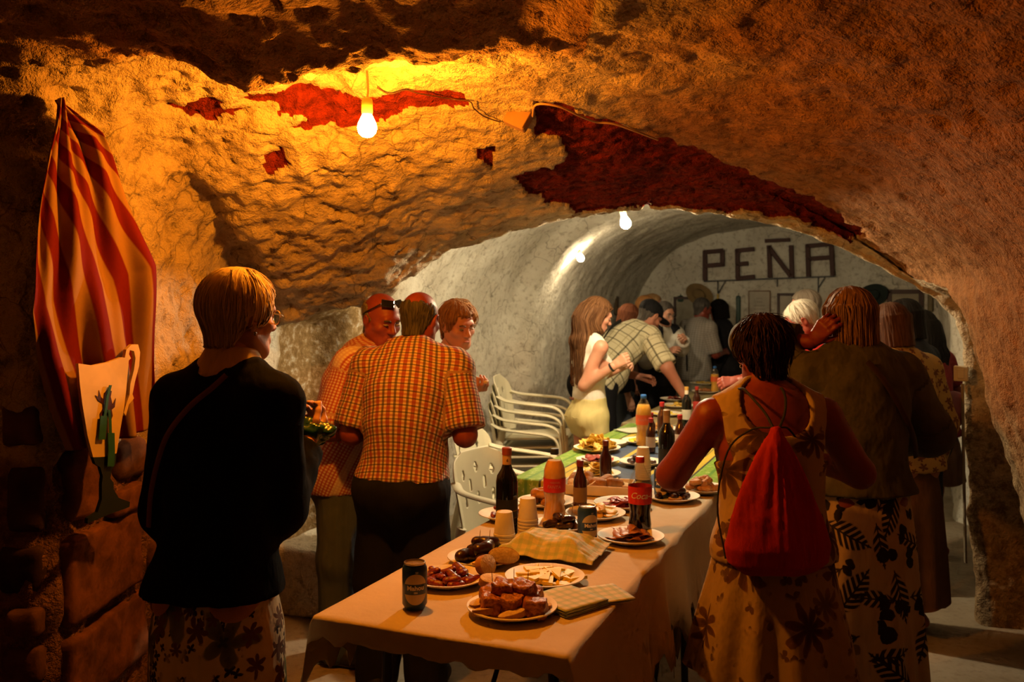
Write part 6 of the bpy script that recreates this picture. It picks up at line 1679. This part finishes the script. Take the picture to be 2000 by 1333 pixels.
# ------------------------------------------------------------------ stone blocks in the lower left wall
STONE = [food('stone_red', (.19, .075, .035), .95, (.11, .045, .022), 14, .9, .1), food('stone_brown', (.13, .06, .032), .95, (.075, .035, .02), 14, .9, .1), food('stone_dark', (.055, .028, .02), .95, (.03, .016, .012), 14, .9, .1)]
def stone(x0, y0, x1, y1, k, off=.02, seed=0):
    c_, n = surf((x0 + x1) / 2, (y0 + y1) / 2); Y = c_.y
    wy = wallY((x0 + x1) / 2)
    A, B_ = surf(x0 + 4, (y0 + y1) / 2)[0], surf(x1 - 4, (y0 + y1) / 2)[0]
    d = (B_ - A); d.z = 0; wd = max(.05, d.length); d.normalize()
    h = (y1 - y0) * Y / F; ctr = (A + B_) / 2; ctr.z = CAMH - ((y0 + y1) / 2 - 580) * Y / F
    nn = Vector((-d.y, d.x, 0)); 
    if nn.dot(Vector((0, 0, CAMH)) - ctr) < 0: nn = -nn
    g = SDF((-wd / 2 - .03, -.07, -h / 2 - .03), (wd / 2 + .03, .07, h / 2 + .03), .012)
    rbox(wd / 2 - .006, .045, h / 2 - .006, .02)(g); v, f = g.mesh()
    N = vnormals(v, f); v = v + N * (.010 * fbm(v * 9 + seed * 3.1, 3, seed))[:, None]
    M = Matrix((tuple(d), tuple(nn), (0, 0, 1))).transposed()
    v = v @ np.array(M).T + np.array(ctr + nn * (off - .03))
    o = finish('stone_block', v, f, STONE[k], vault)
for i, q in enumerate([(0, 780, 92, 880, 1), (0, 905, 98, 1046, 2), (0, 1066, 100, 1168, 2), (0, 1186, 88, 1250, 1), (0, 1262, 100, 1345, 1),
                       (112, 868, 196, 1010, 0), (106, 1020, 270, 1190, 0), (112, 1200, 276, 1350, 0), (204, 862, 272, 940, 1), (200, 950, 272, 1012, 0),
                       (280, 870, 316, 940, 1), (284, 1050, 318, 1120, 1), (280, 1130, 318, 1240, 0), (284, 1250, 318, 1345, 1)]):
    stone(*q, seed=i)

# ------------------------------------------------------------------ junction box, cables, switch
CAB = plain('cable_pale', (.50, .30, .15), .6)
p_, n_ = surf(1012, 232)
jb = empty('junction_box', p_ + Vector((0, -.03, 0)), -.35, 'beige junction box on the vault above the red clay', 'junction box')
Mj = Matrix.Rotation(.45, 3, 'Y') @ Matrix.Rotation(-.25, 3, 'X')
MB().box((0, 0, 0), (.085, .04, .085), Mj, .004).build('box_body', plain('box_beige', (.30, .17, .075), .6), jb)
MB().box(Mj @ Vector((0, -.022, 0)), (.080, .006, .080), Mj, .002).build('box_lid', plain('box_beige', (.30, .17, .075)), jb)
def cable(pts, label, r=.004, mat=CAB):
    P = [surf(x, y, .012)[0] for x, y in pts]
    P = cr(np.array([tuple(p) for p in P]), 5, 0)
    o = MB().tube([Vector(p) for p in P], r, 7).build('cable', mat, None, True); tag(o, label, 'cable')
cable([(1042, 222), (1050, 198), (1090, 203), (1130, 222), (1165, 236), (1200, 240), (1250, 256), (1285, 268)], 'pale cable clipped along the edge of the red clay')
cable([(735, 165), (765, 178), (790, 172), (820, 180), (880, 190), (918, 192), (930, 208), (950, 222), (975, 232)], 'dark wire running from the warm bulb to the junction box', .0022, plain('wire_dark', (.05, .02, .01), .6))
p_ = PX(1877, 730, 4.36)
sw = empty('light_switch', p_, -.5, 'small pale switch box on the right jamb of the arch', 'light switch')
MB().box((0, 0, 0), (.062, .035, .072), None, .004).build('switch_box', plain('switch_plastic', (.50, .44, .32), .5), sw)
MB().box((0, -.02, 0), (.03, .006, .045), None, .002).build('rocker', plain('switch_plastic', (.50, .44, .32)), sw)
o = MB().tube([PX(1880, 750, 4.36), PX(1882, 900, 4.38), PX(1886, 1100, 4.40)], .007, 8).build('conduit', plain('conduit_grey', (.25, .2, .14), .6), None, True); tag(o, 'thin conduit running down below the switch box', 'conduit')

# ------------------------------------------------------------------ stone ledge at the foot of the left wall
g = SDF((-.62, -.30, -.02), (.62, .30, .40), .02); g.func((-.6, -.28, 0), (.6, .28, .38), lambda X, Y, Z: np.maximum(np.maximum(np.abs(X) - .55, np.abs(Y) - .22), np.maximum(Z - .33, -.01 - Z)), 0)
v, f = g.mesh(); N = vnormals(v, f); v = v + N * (.012 * fbm(v * 8, 3, 3))[:, None]
o = finish('stone_ledge', v, f, M_white, None); o.location = UV(4.30, -2.66); o.rotation_euler = (0, 0, math.atan2(AX[1], AX[0])); tag(o, 'low plastered ledge at the foot of the left wall', None, None, 'structure')

# ------------------------------------------------------------------ end wall: letters and frames
def BW(x, y, off=.05):                   # point on the end wall plane
    k = (x - 1000) / F; u = U_END - off
    v = (k * AX[1] * u - AX[0] * u) / (RX[0] - k * RX[1]); P = UV(u, v); return Vector((P.x, P.y, CAMH - (y - 580) * P.y / F))
WOOD = plain('letter_wood', (.055, .016, .010), .6, bump=.4); WOOD2 = plain('letter_edge', (.28, .13, .06), .7)
wdir = Vector((RX[0], RX[1], 0)); wnr = Vector((-AX[0], -AX[1], 0))
def bar(x0, y0, x1, y1, w, name, parent, mat=WOOD, off=.07, th=.045):
    a, b = BW(x0, y0, off), BW(x1, y1, off); d = (b - a); L = d.length; d.normalize(); s_ = d.cross(wnr).normalized()
    M = Matrix((tuple(d), tuple(s_), tuple(wnr))).transposed()
    ww = w * a.y / F
    return MB().box((a + b) / 2, (L + ww * .6, ww, th), M, .004).build(name, mat, parent)
sign = empty('letter_sign', (0, 0, 0), 0, 'dark wooden letters spelling PEÑA high on the end wall', 'sign')
letters = {'P': [(1377, 492, 1377, 546), (1377, 493, 1410, 490), (1411, 491, 1411, 518), (1377, 520, 1411, 517)],
           'E': [(1440, 489, 1441, 543), (1440, 490, 1471, 487), (1440, 517, 1459, 515), (1441, 544, 1472, 541)],
           'N': [(1502, 482, 1504, 540), (1502, 484, 1543, 538), (1545, 482, 1547, 539)],
           'A': [(1577, 480, 1579, 538), (1577, 481, 1623, 477), (1579, 506, 1622, 503), (1623, 477, 1626, 536)]}
for nm, ss in letters.items():
    e = None
    for i, q in enumerate(ss):
        b = bar(*q, 8.5, 'letter_' + nm.lower() if i == 0 else 'stroke', sign if i == 0 else e)
        if i == 0: e = b
bar(1496, 471, 1541, 469, 7, 'tilde_bar', sign)
bar(1375, 550, 1630, 540, 3, 'rail', sign, STEEL, .06, .02)
for q in ((1417, 549, 1402, 575), (1402, 549, 1402, 572), (1518, 545, 1518, 560), (1598, 542, 1598, 580), (1612, 541, 1599, 562)): bar(*q, 2.2, 'bracket', sign, STEEL, .05, .015)
def frame(x0, y0, x1, y1, w, label, fm, pm, lines=0, cat='picture frame', print_=None):
    r = empty('picture_frame', (0, 0, 0), 0, label, cat)
    a, b = BW(x0, y0, .045), BW(x1, y1, .045); c_ = (BW(x0, y1, .045) + BW(x1, y0, .045)) / 2
    Wd = (BW(x1, y0, .045) - BW(x0, y0, .045)).length; Ht = (BW(x0, y0, .045) - BW(x0, y1, .045)).length
    M = Matrix((tuple(wdir), (0, 0, 1), tuple(wnr))).transposed(); ww = w * c_.y / F
    MB().box(c_, (Wd, Ht, .012), M).build('picture', pm, r)
    for s_ in (-1, 1):
        MB().box(c_ + wdir * s_ * (Wd / 2 - ww / 2) + wnr * .008, (ww, Ht, .028), M, .003).build('frame_side', fm, r)
        MB().box(c_ + Vector((0, 0, s_ * (Ht / 2 - ww / 2))) + wnr * .008, (Wd, ww, .028), M, .003).build('frame_rail', fm, r)
    for k in range(lines):
        MB().box(c_ + Vector((0, 0, Ht * (.22 - .13 * k))) + wnr * .0075, (Wd * (.25 if k < 2 else .5), Ht * .02, .002), M).build('text_line', plain('print_grey', (.25, .22, .18), .7), r)
    return r
PAPERW = plain('certificate_paper', (.46, .42, .35), .7); DKF = plain('frame_dark', (.045, .018, .012), .5); BRF = plain('frame_brown', (.20, .10, .05), .5)
frame(1462, 568, 1505, 622, 1.6, 'framed white certificate below the letter sign', BRF, PAPERW, 5)
frame(1518, 573, 1552, 650, 5, 'dark wooden frame left of the white-haired heads', DKF, PAPERW)
frame(1733, 566, 1803, 640, 8, 'large dark wooden frame high on the right of the end wall', DKF, plain('frame_pale', (.30, .27, .2), .7))
frame(1316, 580, 1384, 640, 5, 'dark wooden frame behind the people at the end wall', DKF, plain('frame_pale', (.30, .27, .2)))
def hang(x, y0, y1, w, label, col, name='wall_plaque', wallv=False, round_=.3):
    r = empty(name, (0, 0, 0), 0, label, 'wall ornament'); c_ = BW(x, (y0 + y1) / 2, .05); h = (y1 - y0) * c_.y / F; ww = w * c_.y / F
    M = Matrix((tuple(wdir), (0, 0, 1), tuple(wnr))).transposed()
    MB().box(c_, (ww, h, .025), M, min(ww, h) * round_).build('plaque_body', plain(name + '_%d%d%d' % tuple(int(k * 99) for k in col), col, .45), r)
    MB().tube([c_ + Vector((0, 0, h / 2 - .005)), c_ + Vector((0, 0, h / 2 + .03)) - wnr * .02], .004, 6).build('hook', STEEL, r)
hang(1442, 578, 636, 9, 'tall dark green ornament left of the certificate', (.012, .05, .04))
hang(1242, 584, 612, 7, 'small blue ornament at the left end of the end wall', (.05, .12, .16))
hang(1402, 574, 585, 4, 'tiny gold pendant below the letter P', (.5, .36, .06), 'pendant')
hang(1817, 571, 610, 10, 'olive plaque, first of three at the right end of the end wall', (.16, .13, .06))
hang(1833, 566, 602, 8, 'grey plaque, second of three at the right end of the end wall', (.22, .21, .18))
hang(1846, 571, 612, 10, 'green plaque, third of three at the right end of the end wall', (.03, .09, .05))
hang(1329, 578, 590, 12, 'dark green ornament hung at the corner of the frame behind the people', (.012, .05, .03), 'hung_ornament', round_=.45)
# straw hat and dark hat on the frames
def hat(x, y, label, col, rx_=.5):
    c_ = BW(x, y, .10); r = empty('hung_hat', c_, 0, label, 'hat'); M = Matrix((tuple(wdir), (0, 0, 1), tuple(wnr))).transposed() @ Matrix.Rotation(rx_, 3, 'Z')
    MB().lathe([(0, .085), (.05, .085), (.075, .07), (.085, .01), (.16, .0), (.165, .004), (.09, .016), (0, .02)], 26, (0, 0, 0), M, 1, .72).build('hat_felt', plain('hat_%d' % int(col[0] * 100), col, .85), r, True)
hat(1366, 576, 'straw hat hung on the frame behind the people', (.20, .13, .05), -.5); hat(1703, 578, 'dark felt hat on the end wall above the bob-haired woman', (.012, .022, .02), .4)
# shield on the left wall of the vault
c_ = UV(9.6, VC - HW + .04, 1.50)
r = empty('wall_plaque', c_, 0, 'narrow brown plaque on the left side of the whitewashed vault', 'wall ornament'); MB().box((0, 0, 0), (.03, .10, .26), rotz(-math.atan2(AX[0], AX[1])), .012).build('plaque_body', plain('plaque_brown', (.09, .06, .03), .6), r)
